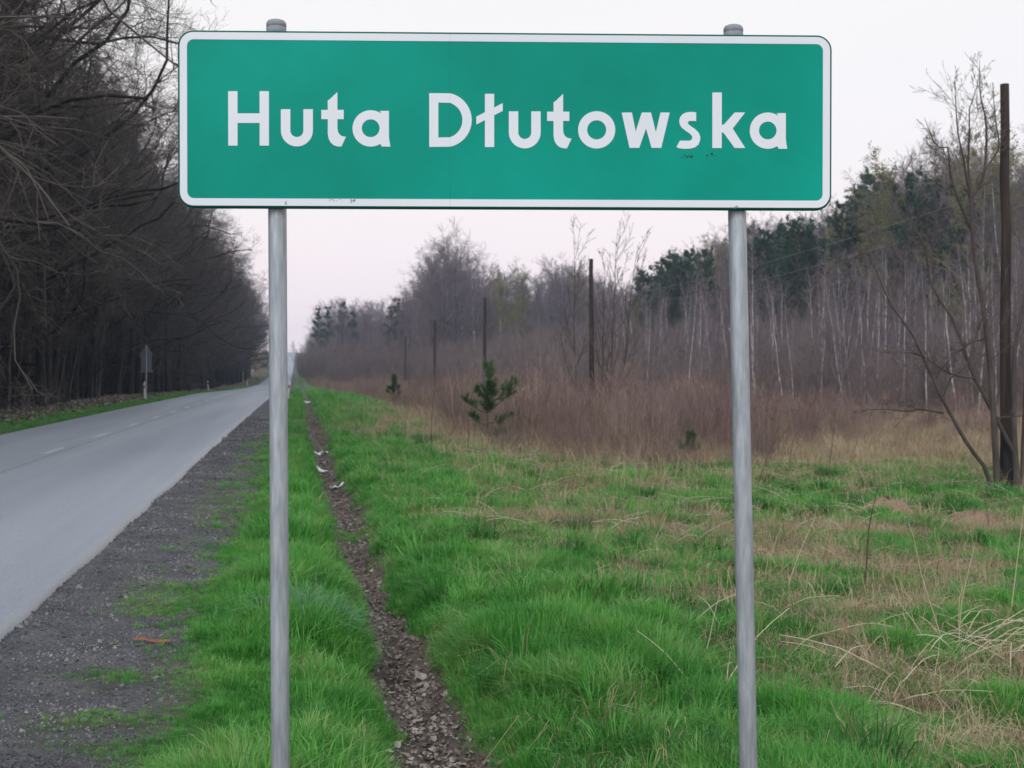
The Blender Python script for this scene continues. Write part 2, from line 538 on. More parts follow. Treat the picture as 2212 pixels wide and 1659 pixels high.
tag(link('ground', gme), kind='structure')

# ------------------------------------------------------------------ road
ry = axis([(-40, 3, 3), (3, 30, .25), (30, 120, 1.0), (120, 900, 6)])
er_ = ROAD_R + .05 * (fbm(ry, ry * 0, .6, 61) - .5) * 2 + .035 * (vnoise(ry, ry * 0, 2.5, 63) - .5) * np.where(ry < 40, 1, 0)
el_ = ROAD_L + .05 * (fbm(ry, ry * 0, .5, 67) - .5) * 2
tx = np.array([0, .004, .03, .12, .25, .4, .5, .6, .75, .88, .97, .996, 1])
RX = el_[:, None] + (er_ - el_)[:, None] * tx[None]
RYY = np.repeat(ry[:, None], len(tx), 1)
RZ = road_z(RX, RYY)
RZ[:, 0] -= .07; RZ[:, -1] -= .07
RZ[:, 1] -= .008; RZ[:, -2] -= .008
n1, n2 = RX.shape
ii = (np.arange(n1 - 1)[:, None] * n2 + np.arange(n2 - 1)[None]).ravel()
rme = mesh_np('road', np.stack([RX, RYY, RZ], -1).reshape(-1, 3), [np.stack([ii, ii + 1, ii + n2 + 1, ii + n2], 1)], smooth=True)
m, t, b, out = mat('worn asphalt')
c1, f1, r1 = noise_col(t, (.72, .72, .74), (1.28, 1.28, 1.26), 42, 6, rough=.8)
c2, f2, r2 = noise_col(t, (.180, .202, .236), (.275, .294, .326), .55, 6, vec_scale=(1.6, .045, 1))
m1 = N(t, 'ShaderNodeMix', data_type='RGBA', blend_type='MULTIPLY'); m1.inputs[0].default_value = 1
t.links.new(c2, m1.inputs[6]); t.links.new(c1, m1.inputs[7])
# longitudinal joint in the middle, and a sandy worn rim
tcn = N(t, 'ShaderNodeTexCoord'); sp = N(t, 'ShaderNodeSeparateXYZ'); t.links.new(tcn.outputs['Object'], sp.inputs[0])
nz = N(t, 'ShaderNodeTexNoise'); nz.inputs['Scale'].default_value = 1.4; t.links.new(tcn.outputs['Object'], nz.inputs['Vector'])
ad = N(t, 'ShaderNodeMath', operation='MULTIPLY_ADD'); ad.inputs[1].default_value = .08
t.links.new(nz.outputs['Fac'], ad.inputs[0]); t.links.new(sp.outputs['X'], ad.inputs[2])
sb = N(t, 'ShaderNodeMath', operation='ADD'); sb.inputs[1].default_value = -ROAD_C - .13
t.links.new(ad.outputs[0], sb.inputs[0])
ab = N(t, 'ShaderNodeMath', operation='ABSOLUTE'); t.links.new(sb.outputs[0], ab.inputs[0])
jr = N(t, 'ShaderNodeMapRange'); jr.inputs[1].default_value = .008; jr.inputs[2].default_value = .03; jr.inputs[3].default_value = .45; jr.inputs[4].default_value = 0
t.links.new(ab.outputs[0], jr.inputs[0])
m2 = N(t, 'ShaderNodeMix', data_type='RGBA'); m2.inputs[7].default_value = (.05, .05, .055, 1)
t.links.new(jr.outputs[0], m2.inputs[0]); t.links.new(m1.outputs[2], m2.inputs[6])
rr = N(t, 'ShaderNodeMapRange'); rr.inputs[1].default_value = ROAD_R - .13; rr.inputs[2].default_value = ROAD_R - .02; rr.inputs[3].default_value = 0; rr.inputs[4].default_value = .55
t.links.new(sp.outputs['X'], rr.inputs[0])
m3 = N(t, 'ShaderNodeMix', data_type='RGBA'); m3.inputs[7].default_value = (.27, .255, .245, 1)
t.links.new(rr.outputs[0], m3.inputs[0]); t.links.new(m2.outputs[2], m3.inputs[6])
t.links.new(m3.outputs[2], b.inputs['Base Color'])
b.inputs['Roughness'].default_value = .62
b.inputs['Specular IOR Level'].default_value = .4
bump(t, b, f1, .35, .006)
rme.materials.append(m)
road = tag(link('road', rme), kind='structure')
mpaint = simple('worn road paint', (.30, .30, .31), (.50, .50, .51), 9, .6)
for k in range(24):
    y0 = 18.6 + k * 5.9
    ys = np.linspace(y0, y0 + 1.95, 7)
    x0 = ROAD_C - .10
    a = np.stack([np.full(7, x0 - .055), ys, road_z(x0, ys) + .004], 1)
    b_ = np.stack([np.full(7, x0 + .055), ys, road_z(x0, ys) + .004], 1)
    v = np.concatenate([a, b_])
    i = np.arange(6)
    link('lane_dash', mesh_np('lane_dash', v, [np.stack([i, i + 7, i + 8, i + 1], 1)], mpaint), road)

# ================================================================== TOWN SIGN
ZS = .539e-3
def sx(x):                       # measured x (both halves of the lettering in one scale) -> metres on the board
    dx = np.asarray(x, float) - 2038
    return 1e-3 * (.539 * dx + .0038 * dx * dx / (2 * 1984))
def sy(x, y):
    x = np.asarray(x, float)
    base = 797 + (x - 480) * .0055
    return -.086 + (base - np.asarray(y, float)) * 1e-3 * (.539 + .0038 * (x - 2038) / 1984)
BW, BH = 2.138, .575
def curve_mesh(name, loops, extrude, mat, bevel=0.0, res=2):
    cu = bpy.data.curves.new(name, 'CURVE')
    cu.dimensions = '2D'
    cu.fill_mode = 'BOTH'
    cu.extrude = extrude
    cu.bevel_depth = bevel
    cu.bevel_resolution = res
    cu.offset = -bevel
    for lp in loops:
        s = cu.splines.new('POLY')
        s.points.add(len(lp) - 1)
        for p, q in zip(s.points, lp):
            p.co = (float(q[0]), float(q[1]), 0, 1)
        s.use_cyclic_u = True
    o = bpy.data.objects.new(name, cu)
    COL.objects.link(o)
    bpy.context.view_layer.update()
    me = bpy.data.meshes.new_from_object(o.evaluated_get(bpy.context.evaluated_depsgraph_get()))
    bpy.data.objects.remove(o)
    me.name = name
    me.materials.clear()
    me.materials.append(mat)
    return me
def rrect(w, h, r, n=8):
    pts = []
    for cx, cyy, a0 in ((w / 2 - r, h / 2 - r, 0), (-w / 2 + r, h / 2 - r, 90), (-w / 2 + r, -h / 2 + r, 180), (w / 2 - r, -h / 2 + r, 270)):
        for k in range(n + 1):
            a = R(a0 + 90 * k / n)
            pts.append((cx + r * math.cos(a), cyy + r * math.sin(a)))
    return pts
def arc(cx, cy, r, a0, a1, n=14, ry=None):
    ry = r if ry is None else ry
    return [(cx + r * math.cos(R(a)), cy - ry * math.sin(R(a))) for a in np.linspace(a0, a1, n)]   # y down

# --- sign materials
def sheeting(name, col, col2, dark):
    m, t, b, out = mat(name)
    c, f, r = noise_col(t, col, col2, 1.3, 5)
    # scuffs: short dark scratches and a little grime that has run down
    c3, f3, r3 = noise_col(t, (0, 0, 0), (1, 1, 1), 16, 6, vec_scale=(1.6, .35, 1), lo=.66, hi=.80)
    c4, f4, r4 = noise_col(t, (0, 0, 0), (1, 1, 1), 3.0, 3, lo=.52, hi=.72)
    mm = N(t, 'ShaderNodeMath', operation='MULTIPLY'); t.links.new(r3, mm.inputs[0]); t.links.new(r4, mm.inputs[1])
    m5 = N(t, 'ShaderNodeMath', operation='MULTIPLY'); m5.inputs[1].default_value = .55; t.links.new(mm.outputs[0], m5.inputs[0])
    mx = N(t, 'ShaderNodeMix', data_type='RGBA'); mx.inputs[7].default_value = (*dark, 1)
    t.links.new(m5.outputs[0], mx.inputs[0]); t.links.new(c, mx.inputs[6])
    # the butt joint between two strips of film
    tcn = N(t, 'ShaderNodeTexCoord'); sp = N(t, 'ShaderNodeSeparateXYZ'); t.links.new(tcn.outputs['Object'], sp.inputs[0])
    sb = N(t, 'ShaderNodeMath', operation='ADD'); sb.inputs[1].default_value = .1875; t.links.new(sp.outputs['X'], sb.inputs[0])
    ab = N(t, 'ShaderNodeMath', operation='ABSOLUTE'); t.links.new(sb.outputs[0], ab.inputs[0])
    jr = N(t, 'ShaderNodeMapRange'); jr.inputs[1].default_value = .0004; jr.inputs[2].default_value = .0013; jr.inputs[3].default_value = .28; jr.inputs[4].default_value = 0
    t.links.new(ab.outputs[0], jr.inputs[0])
    mj = N(t, 'ShaderNodeMix', data_type='RGBA'); mj.inputs[7].default_value = (*dark, 1)
    t.links.new(jr.outputs[0], mj.inputs[0]); t.links.new(mx.outputs[2], mj.inputs[6])
    t.links.new(mj.outputs[2], b.inputs['Base Color'])
    b.inputs['Roughness'].default_value = .34
    b.inputs['Specular IOR Level'].default_value = .10
    return m
M['signgreen'] = sheeting('green reflective film', (.002, .235, .172), (.003, .335, .258), (.003, .06, .05))
M['signwhite'] = sheeting('white reflective film', (.68, .735, .80), (.76, .80, .85), (.16, .16, .15))
M['signback'] = simple('bare sheet metal', (.32, .33, .34), (.42, .43, .44), 20, .45, metallic=.6)
m, t, b, out = mat('galvanised steel')
c1, f1, r1 = noise_col(t, (.31, .35, .39), (.47, .51, .55), 90, 3, vec_scale=(1, 1, .12))
c2, f2, r2 = noise_col(t, (.75, .76, .77), (1.12, 1.12, 1.12), 7, 5, vec_scale=(1, 1, .35))
c3, f3, r3 = noise_col(t, (0, 0, 0), (1, 1, 1), 24, 5, vec_scale=(1, 1, .16), lo=.64, hi=.76)
m1 = N(t, 'ShaderNodeMix', data_type='RGBA', blend_type='MULTIPLY'); m1.inputs[0].default_value = 1
t.links.new(c1, m1.inputs[6]); t.links.new(c2, m1.inputs[7])
m2 = N(t, 'ShaderNodeMix', data_type='RGBA'); m2.inputs[7].default_value = (.14, .15, .16, 1)
ms = N(t, 'ShaderNodeMath', operation='MULTIPLY'); ms.inputs[1].default_value = .5; t.links.new(r3, ms.inputs[0])
t.links.new(ms.outputs[0], m2.inputs[0]); t.links.new(m1.outputs[2], m2.inputs[6])
t.links.new(m2.outputs[2], b.inputs['Base Color'])
b.inputs['Roughness'].default_value = .45
b.inputs['Metallic'].default_value = .42
M['galv'] = m
M['cap'] = simple('grey plastic cap', (.20, .215, .25), (.27, .285, .32), 30, .55)

pL, pR = W(384, 261, 4.202), W(1797, 261, 4.268)
pL[2] = pR[2] = (pL[2] + pR[2]) / 2
bx_ = unit((pR - pL)[None])[0]
bz_ = np.cross(bx_, [0, 0, 1.0])             # towards the viewer
bc = (pL + pR) / 2
bc[2] = W(1090.5, 260.8, 4.235)[2]
pd = 4.235 + .052
lean_line = []
for (ut, vt, ub, vb) in ((597, 56, 606, 1659), (1584, 67, 1617, 1659)):
    dep = 4.235 + (ut - 1090) / 1413 * .066 + .056
    a = W(ut, vt, dep); q = W(ub, vb, dep)
    dirv = (q - a) / (q[2] - a[2])
    foot = a + dirv * (float(gz(q[0], q[1])) - .12 - a[2])
    lean_line.append((a, foot))
root_xy = (lean_line[0][1] + lean_line[1][1]) / 2
root = thing('town_sign', (root_xy[0], root_xy[1], float(gz(root_xy[0], root_xy[1]))),
             'green town sign reading Huta Dłutowska on two grey steel posts', 'road sign')
RL = np.array(root.location)
for a, foot in lean_line:
    n = 14
    line = a[None] + (foot - a)[None] * np.linspace(0, 1, n)[:, None]
    base = foot
    post = link('post', tube_mesh('post', [((line - base)[None], np.full((1, n), .0300), 28)], M['galv']), root, base - RL)
    # plastic cap: skirt, groove, shallow dome
    prof = [(.0325, -.012), (.0330, .004), (.0318, .0055), (.0318, .0075), (.0330, .009), (.0325, .020), (.028, .0275), (.018, .0315), (.006, .033), (.0005, .0332)]
    s = 28
    V = np.array([[r * math.cos(2 * math.pi * k / s), r * math.sin(2 * math.pi * k / s), z] for r, z in prof for k in range(s)])
    k = np.arange(s); k2 = (k + 1) % s
    F = np.concatenate([np.stack([j * s + k, j * s + k2, (j + 1) * s + k2, (j + 1) * s + k], 1) for j in range(len(prof) - 1)])
    link('cap', mesh_np('cap', V, [F], M['cap']), post, a - base + np.array([0, 0, -.012]))
M['rim'] = sheeting('shaded green edge', (.004, .085, .068), (.006, .12, .098), (.01, .03, .03))  # sign green darkened: shading of the folded sheet edge put into the colour
board = link('board', curve_mesh('board', [rrect(BW, BH, .050)], .010, M['rim'], bevel=.005), root)
Mb = Matrix(((bx_[0], 0, bz_[0], 0), (bx_[1], 0, bz_[1], 0), (bx_[2], 1, bz_[2], 0), (0, 0, 0, 1)))
board.matrix_local = Matrix.Translation(Vector(bc - bz_ * .015 - RL)) @ Mb
Z1 = .015
bo = rrect(BW - .014, BH - .014, .044)
bi = rrect(BW - .014 - .047, BH - .014 - .047, .022)
def onboard(name, loops, z=Z1 + .0012, ext=.0007, m='signwhite'):
    o = link(name, curve_mesh(name, loops, ext, M[m]), board, (0, 0, z))
    return o
onboard('border', [bo, bi[::-1]])
onboard('face_film', [rrect(BW - .030, BH - .030, .036)], Z1 + .0004, .0003, 'signgreen')
# folded back flange and clamps behind the board
for zz in (.17, -.17):
    v, f = tubes([(np.array([[[-BW / 2 + .06, zz, -.022], [BW / 2 - .06, zz, -.022]]]), np.full((1, 2), .010), 6)])
    link('stiffener', mesh_np('stiffener', v, f, M['signback'], False), board)

# --- lettering: outlines measured from the photograph, y down
def letter(loops, name='letter'):
    out = []
    for lp in loops:
        lp = np.array(lp, float)
        out.append(np.stack([sx(lp[:, 0]), sy(lp[:, 0], lp[:, 1])], 1))
    onboard(name, out)
def g_u(x, yt, yb):
    w, s = 193, 57; r = w / 2; cyy = yb - r
    lp = [(x, yt), (x + s, yt)] + arc(x + r, cyy, r - s, 180, 360, 16) + [(x + w - s, yt), (x + w, yt)] + arc(x + r, cyy, r, 0, -180, 20)
    letter([lp])
def g_t(x, y):                   # x,y = left end of the cross bar, base line y
    q = [(97, -327), (97, -219), (135, -219), (135, -163), (97, -163), (97, -108), (100, -88), (108, -73), (121, -62), (138, -57), (149, -57), (121, 3),
         (96, 2), (74, -6), (56, -22), (44, -45), (39, -76), (39, -163), (0, -163), (0, -219), (39, -219), (39, -276), (52, -284)]
    letter([[(x + a, y + c) for a, c in q]])
def g_a(x, y):
    cx, cyy, r = x + 109, y - 108, 110
    lp = [(x + 165, y - 214), (x + 219, y - 214), (x + 219, y - 60), (x + 222, y - 32), (x + 228, y + 2), (x + 175, y + 2), (x + 170, y - 12)]
    lp += arc(cx, cyy, r, -60, -306, 30)
    letter([lp, arc(cx, cyy - 1, 54, 0, 345, 24)])
def g_o(cx, cyy):
    letter([arc(cx, cyy, 113, 0, 350, 36), arc(cx, cyy, 58, 0, 345, 28)])
letter([[(352, 468), (408, 468), (408, 602), (541, 602), (541, 468), (597, 468), (597, 797), (541, 797), (541, 660), (408, 660), (408, 797), (352, 797)]])
g_u(669, 577, 802)
g_t(913, 800)
g_a(1102, 801)
D = [(1565, 480)] + arc(1657, 642.5, 165, 78, -78, 26) + [(1565, 805)]
Di = [(1620, 537)] + arc(1657, 642.5, 109, 73, -73, 22) + [(1620, 748)]
letter([D, Di])
letter([[(1902, 484), (1958, 484), (1958, 567), (2010, 540), (2010, 587), (1958, 614), (1958, 806), (1902, 806), (1902, 643), (1850, 670), (1850, 622), (1902, 595)]])
g_u(2047, 590, 814)
g_t(2042 + 237, 811)
g_o(2042 + 538, 702)
wx = 2042
letter([[(wx + a, c) for a, c in ((690, 597), (752, 597), (775, 712), (812, 597), (868, 597), (898, 716), (926, 597), (982, 597), (931, 811), (872, 811), (838, 694), (797, 811), (738, 811))]])
letter([[(wx + a, c) for a, c in ((1143, 596), (1112, 593), (1085, 596), (1062, 606), (1046, 624), (1040, 646), (1044, 670), (1056, 690), (1078, 707), (1104, 724), (1117, 738),
                                  (1120, 752), (1113, 764), (1100, 768), (1045, 767), (1023, 806), (1042, 814), (1070, 817), (1110, 815), (1138, 807), (1158, 790), (1168, 764), (1168, 742),
                                  (1159, 720), (1140, 700), (1114, 682), (1096, 668), (1092, 658), (1098, 650), (1110, 648), (1143, 649))]])
letter([[(wx + a, c) for a, c in ((1242, 476), (1299, 476), (1299, 672), (1312, 670), (1378, 597), (1442, 597), (1366, 694), (1443, 812), (1378, 812), (1312, 722), (1299, 715), (1299, 812), (1242, 812))]])
g_a(wx + 1471, 815)
# rubbed-on dirt below the lettering and on the lower border
M['smear'] = simple('dark smear', (.01, .05, .045), (.02, .09, .08), 60, .8)
M['smear2'] = simple('grey grime', (.20, .19, .19), (.36, .36, .37), 60, .8)
rs = np.random.default_rng(91)
def smear(cx, cy_, w, h, n, m, name='smear'):
    loops = []
    for _ in range(n):
        x = cx + rs.normal(0, w); y = cy_ + rs.normal(0, h)
        a = rs.uniform(3, 9); bb = rs.uniform(2, 6)
        loops.append([(x + a * math.cos(q) * rs.uniform(.6, 1.2), y + bb * math.sin(q) * rs.uniform(.5, 1.2)) for q in np.linspace(0, 5.6, 7)])
    out = []
    for lp in loops:
        lp = np.array(lp); out.append(np.stack([sx(lp[:, 0]), sy(lp[:, 0], lp[:, 1])], 1))
    V = []; F = []
    for lp in out:
        k = len(V); V += [(p[0], p[1], 0) for p in lp]; F.append(np.arange(k, k + 7)[None])
    link(name, mesh_np(name, np.array(V), F, M[m]), board, (0, 0, Z1 + (.0026 if m == 'smear2' else .0012)))
smear(wx + 1085, 862, 22, 9, 16, 'smear')
smear(wx + 1243, 852, 6, 8, 6, 'smear')
smear(wx + 1207, 862, 5, 10, 4, 'smear')
smear(1105, 1129, 14, 5, 9, 'smear2')
smear(990, 1127, 40, 6, 6, 'smear2')
smear(700, 1135, 6, 8, 3, 'smear2')
smear(wx + 1385, 1168, 18, 5, 8, 'smear2')

# ================================================================== ROADSIDE FURNITURE
M['white'] = simple('white plastic', (.60, .60, .58), (.72, .72, .71), 12, .5)
M['red'] = simple('red reflector', (.42, .02, .015), (.55, .04, .03), 20, .3)
M['black'] = simple('black plastic', (.015, .015, .016), (.03, .03, .03), 20, .5)
def delineator(base, label, h=.98, lean=(0, 0), face=-1, redr=True, group=None):
    o = thing('roadside_delineator', base, label, 'delineator', group)
    # hollow-backed post: a flattened half round with a slanting top
    s = 12
    ring = [(.062 * math.cos(a), .05 * math.sin(a)) for a in np.linspace(0, 2 * math.pi, s, endpoint=False)]
    V = []
    for z, k in ((-.1, 1), (.3, .97), (.7, .95), (h, .9)):
        for (px, py) in ring:
            zz = z + (.09 * (px / .062) if z == h else 0)
            V.append((px * k + lean[0] * z, py * k + lean[1] * z, zz))
    V.append((lean[0] * h, lean[1] * h, h))
    k = np.arange(s); k2 = (k + 1) % s
    F = np.concatenate([np.stack([j * s + k, j * s + k2, (j + 1) * s + k2, (j + 1) * s + k], 1) for j in range(3)])
    T = np.stack([3 * s + k, 3 * s + k2, np.full(s, 4 * s)], 1)
    link('post', mesh_np('post', np.array(V), [F, T], M['white']), o)
    zc = h - .27
    v = [(-.042, -.052, zc - .1), (.042, -.052, zc - .07), (.042, -.052, zc + .1), (-.042, -.052, zc + .07),
         (-.042, -.04, zc - .1), (.042, -.04, zc - .07), (.042, -.04, zc + .1), (-.042, -.04, zc + .07)]
    v = np.array(v) + np.array([lean[0] * zc, lean[1] * zc, 0])
    f = np.array([(0, 1, 2, 3), (4, 7, 6, 5), (0, 4, 5, 1), (1, 5, 6, 2), (2, 6, 7, 3), (3, 7, 4, 0)])
    link('reflector', mesh_np('reflector', v, [f], M['red'] if redr else M['black'], False), o)
    return o
p, d0 = G(311, 863); 
b1 = at(313, 75)
delineator(b1, 'white delineator with red reflector beside the back of the triangular sign', lean=(-.05, 0))
delineator(at(450, 130), 'white delineator on the far verge midway between triangular sign and the dip', lean=(-.08, 0))
delineator(at(534, 215), 'small pale delineator on the far verge down in the dip', lean=(0, 0), redr=False)
delineator(at(620.5, 76), 'white delineator with red reflector on the near verge beyond the sign post', h=1.0, lean=(.16, 0))

# triangular warning sign seen from the back
wb = at(316, 76)
o = thing('warning_sign', wb, 'back of a triangular grey road sign with plates below on a thin pole', 'road sign')
ht = float(W(316, 745, 76)[2] - wb[2])
link('pole', tube_mesh('pole', [(np.array([[[0, 0, -.2], [0, 0, ht]]]), np.full((1, 2), .032), 10)], M['galv']), o)
def plate(name, poly, z0):
    poly = [(a, z0 + c) for a, c in poly]
    n = len(poly)
    V = [(a, .055, c) for a, c in poly] + [(a, .075, c) for a, c in poly]
    k = np.arange(n); k2 = (k + 1) % n
    F = [np.arange(n)[None], (np.arange(n)[::-1] + n)[None], np.stack([k, k + n, k2 + n, k2], 1)]
    link(name, mesh_np(name, np.array(V), F, M['plateback'], False), o)
M['plateback'] = simple('grey sign back', (.115, .14, .16), (.155, .18, .20), 6, .6, metallic=.3)
plate('triangle_plate', [(-.40, .0), (.40, .0), (.36, .08), (.045, .60), (-.045, .60), (-.36, .08)], ht - .62)
plate('plate', [(-.30, 0), (.30, 0), (.30, .84), (-.30, .84)], ht - 1.47)
plate('lower_plate', [(-.38, 0), (.38, 0), (.34, .13), (-.34, .13)], ht - 1.61)

# ================================================================== UTILITY POLES
pole_px = [(2170, 183, 22.0, 6.9, .088, 'tallest dark wooden pole standing in the multi-stemmed bare tree'),
           (1277, 560, 56.6, None, .11, 'bare wooden pole beside the clump of thin upright bare stems'),
           (1048, 643, 86, None, .12, 'wooden pole just behind the young pine on the field edge'),
           (940, 692, 126, None, .13, 'wooden pole between the birch group and the young pine, third along the old line'),
           (876, 727, 184, None, .14, 'small far wooden pole in front of the purple trees')]
for (u, vt, d, hh, r, lab) in pole_px:
    base = at(u + (6 if d < 30 else 3 if d < 60 else -2), d)
    top = W(u, vt, d)
    o = thing('utility_pole', base, lab, 'pole', 'old wooden poles along the field')
    n = 10
    line = np.linspace([0, 0, -.3], top - base, n)
    line[1:-1] += rng.normal(0, .012, (n - 2, 3)) * np.array([1, 1, 0])
    link('shaft', tube_mesh('shaft', [(line[None], np.linspace(r * 1.12, r * .82, n)[None], 12)], M['polewood']), o)
    tc_ = line[-1]
    s = 12
    a = np.arange(s) * 2 * np.pi / s
    V = np.concatenate([np.stack([tc_[0] + r * .83 * np.cos(a), tc_[1] + r * .83 * np.sin(a), np.full(s, tc_[2] - .04)], 1),
                        np.stack([tc_[0] + r * .83 * np.cos(a), tc_[1] + r * .83 * np.sin(a), np.full(s, tc_[2] + .01)], 1), [tc_ + [0, 0, .025]]])
    k = np.arange(s); k2 = (k + 1) % s
    link('top_cap', mesh_np('top_cap', V, [np.stack([k, k2, k2 + s, k + s], 1), np.stack([k + s, k2 + s, np.full(s, 2 * s)], 1)], M['polewood']), o)
    if d < 30:
        ft = np.linspace([0, 0, -.1], (top - base) * .135, 5)
        link('tarred_foot', tube_mesh('tarred_foot', [(ft[None], np.array([[.115, .12, .115, .11, .098]]) , 12)], M['tar']), o)
# two overhead cables in front of the wood
for k, (v1, v2) in enumerate(((628, 322), (655, 378))):
    a = W(1400, v1, 165); c_ = W(2420, v2, 62)
    tt = np.linspace(0, 1, 24)[:, None]
    line = a + (c_ - a) * tt - np.array([0, 0, 1.1]) * (4 * tt * (1 - tt)) * .6
    mw = M.setdefault('wire', simple('pale cable', (.20, .20, .20), (.26, .26, .26), 4, .5))
    o = link('overhead_cable', tube_mesh('overhead_cable', [((line - a)[None], np.full((1, 24), .011), 5)], mw), None, a)
    tag(o, ('upper' if k == 0 else 'lower') + ' thin pale overhead cable crossing in front of the pines', 'cable')

# ================================================================== TREES
def put_tree(name, meshes, loc, label, group, s=1.0, rz=0.0, tilt=(0, 0), cat='tree'):
    o = thing(name, loc, label, cat, group, rz, s)
    o.rotation_euler = (tilt[0], tilt[1], rz)
    for part, me in meshes:
        link(part, me, o)
    return o
# --- broad dark trees of the wood on the far side of the road
def dark_tree(seed, H=20, low=.12):
    g = np.random.default_rng(seed)
    t0, r0 = stem_line(g, H, .23, 14, .035, (g.normal(0, .8), g.normal(0, .8)))
    l1, q1 = kids(g, t0, r0, 26, low, .97, (48, 88), .50, 9, .20, .03, rk=.0105, rmin=.018, taper=.5, even=True, lmin=2.0)
    l2, q2 = kids(g, l1, q1, 8, .15, .98, (30, 70), .42, 6, .24, .02, rk=.0085, rmin=.009, taper=.4)
    l3, q3 = kids(g, l2, q2, 8, .12, 1.0, (25, 65), .52, 4, .26, .02, rk=.008, rmin=.006, taper=.4)
    l4, q4 = kids(g, l3, q3, 9, .1, 1.0, (20, 60), .75, 2, .24, .03, rk=.006, rmin=.0048, taper=.35)
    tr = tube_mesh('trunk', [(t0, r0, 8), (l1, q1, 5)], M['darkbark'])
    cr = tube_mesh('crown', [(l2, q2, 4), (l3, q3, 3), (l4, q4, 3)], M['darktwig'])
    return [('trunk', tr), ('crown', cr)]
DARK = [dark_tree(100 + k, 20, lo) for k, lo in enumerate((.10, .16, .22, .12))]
# --- slender understorey stems
def slim_tree(seed, H=8):
    g = np.random.default_rng(seed)
    t0, r0 = stem_line(g, H, .055, 10, .06, (H * .16, g.normal(0, .3)), top=.2)
    l1, q1 = kids(g, t0, r0, 12, .35, 1.0, (25, 55), .30, 5, .15, .05, rk=.012, rmin=.008, taper=.4)
    l2, q2 = kids(g, l1, q1, 7, .1, 1.0, (25, 55), .5, 3, .2, .03, rk=.010, rmin=.0055, taper=.4)
    l3, q3 = kids(g, l2, q2, 4, .1, 1.0, (25, 55), .6, 2, .2, .03, rk=.010, rmin=.005, taper=.4)
    return [('trunk', tube_mesh('trunk', [(t0, r0, 6)], M['stem'])), ('crown', tube_mesh('crown', [(l1, q1, 4), (l2, q2, 3), (l3, q3, 3)], M['darktwig']))]
SLIM = [slim_tree(140 + k, 8) for k in range(4)]
g = np.random.default_rng(11)
y = 16.0
while y < 330:
    x = -12.6 + g.normal(0, .5) + .6 * math.sin(y * .05)
    k = int(g.integers(4))
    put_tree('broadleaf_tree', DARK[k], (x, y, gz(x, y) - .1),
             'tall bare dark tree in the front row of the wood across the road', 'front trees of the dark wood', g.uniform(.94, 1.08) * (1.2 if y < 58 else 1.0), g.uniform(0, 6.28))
    y += g.uniform(3.4, 5.4) if y < 150 else g.uniform(5, 7.5)
y = 24.0
while y < 300:
    for row in (1, 2):
        x = -12.9 - row * 4.2 + g.normal(0, .9)
        yy = y + g.normal(0, 1.2)
        k = int(g.integers(4))
        put_tree('broadleaf_tree', DARK[k], (x, yy, gz(x, yy) - .1),
                 'bare dark tree standing deeper in the wood across the road', 'inner trees of the dark wood', g.uniform(.95, 1.15), g.uniform(0, 6.28))
    y += g.uniform(5, 7) if y < 150 else g.uniform(8, 11)
for k in range(95):
    y = 30 + 130 * g.random() ** 1.3
    x = -12.6 - abs(g.normal(0, 1.8))
    put_tree('understorey_tree', SLIM[int(g.integers(4))], (x, y, gz(x, y) - .05),
             'slender grey young stem leaning over the leaf litter at the wood edge', 'slender stems at the wood edge', g.uniform(.7, 1.2), g.normal(0, .5))
# the depth of the wood behind, too deep to count
n = 650
bx = -22 - 45 * g.random(n); by = 14 + 330 * g.random(n)
P = np.stack([bx, by, gz(bx, by)], 1); rz_ = np.stack([np.zeros(n), np.zeros(n), g.uniform(0, 6.28, n)], 1); ss = sc3(g.uniform(.9, 1.2, n)); kk = g.integers(0, 4, n)
scatter('wood_depth', np.concatenate([P, P]), np.concatenate([rz_, rz_]), np.concatenate([ss, ss]), np.concatenate([kk * 2, kk * 2 + 1]),
        [q[1] for d in DARK for q in d], 'depth of the bare dark wood behind its front trees', 'wood')

# --- needles and buds: small thin blades along the twigs
def needles(g, pts, per, length, width, m, name='needles', spread=(25, 75), t0=.2):
    Np, n, _ = pts.shape
    par = np.repeat(np.arange(Np), per)
    t = g.uniform(t0, 1.0, len(par))
    f = t * (n - 1); i = np.minimum(f.astype(int), n - 2); fr = (f - i)[:, None]
    p0 = pts[par, i] * (1 - fr) + pts[par, i + 1] * fr
    T = unit(pts[par, i + 1] - pts[par, i])
    Q = unit(np.cross(T, unit(g.normal(size=T.shape))))
    a = np.radians(g.uniform(spread[0], spread[1], len(par)))[:, None]
    d = unit(np.cos(a) * T + np.sin(a) * Q + np.array([0, 0, .15]))
    sdir = unit(np.cross(d, unit(g.normal(size=T.shape)))) * width
    tip = p0 + d * length * g.uniform(.6, 1.15, len(par))[:, None]
    V = np.stack([p0 - sdir, p0 + sdir, tip], 1).reshape(-1, 3)
    F = np.arange(len(V)).reshape(-1, 3)
    return mesh_np(name, V, [F], m, False)
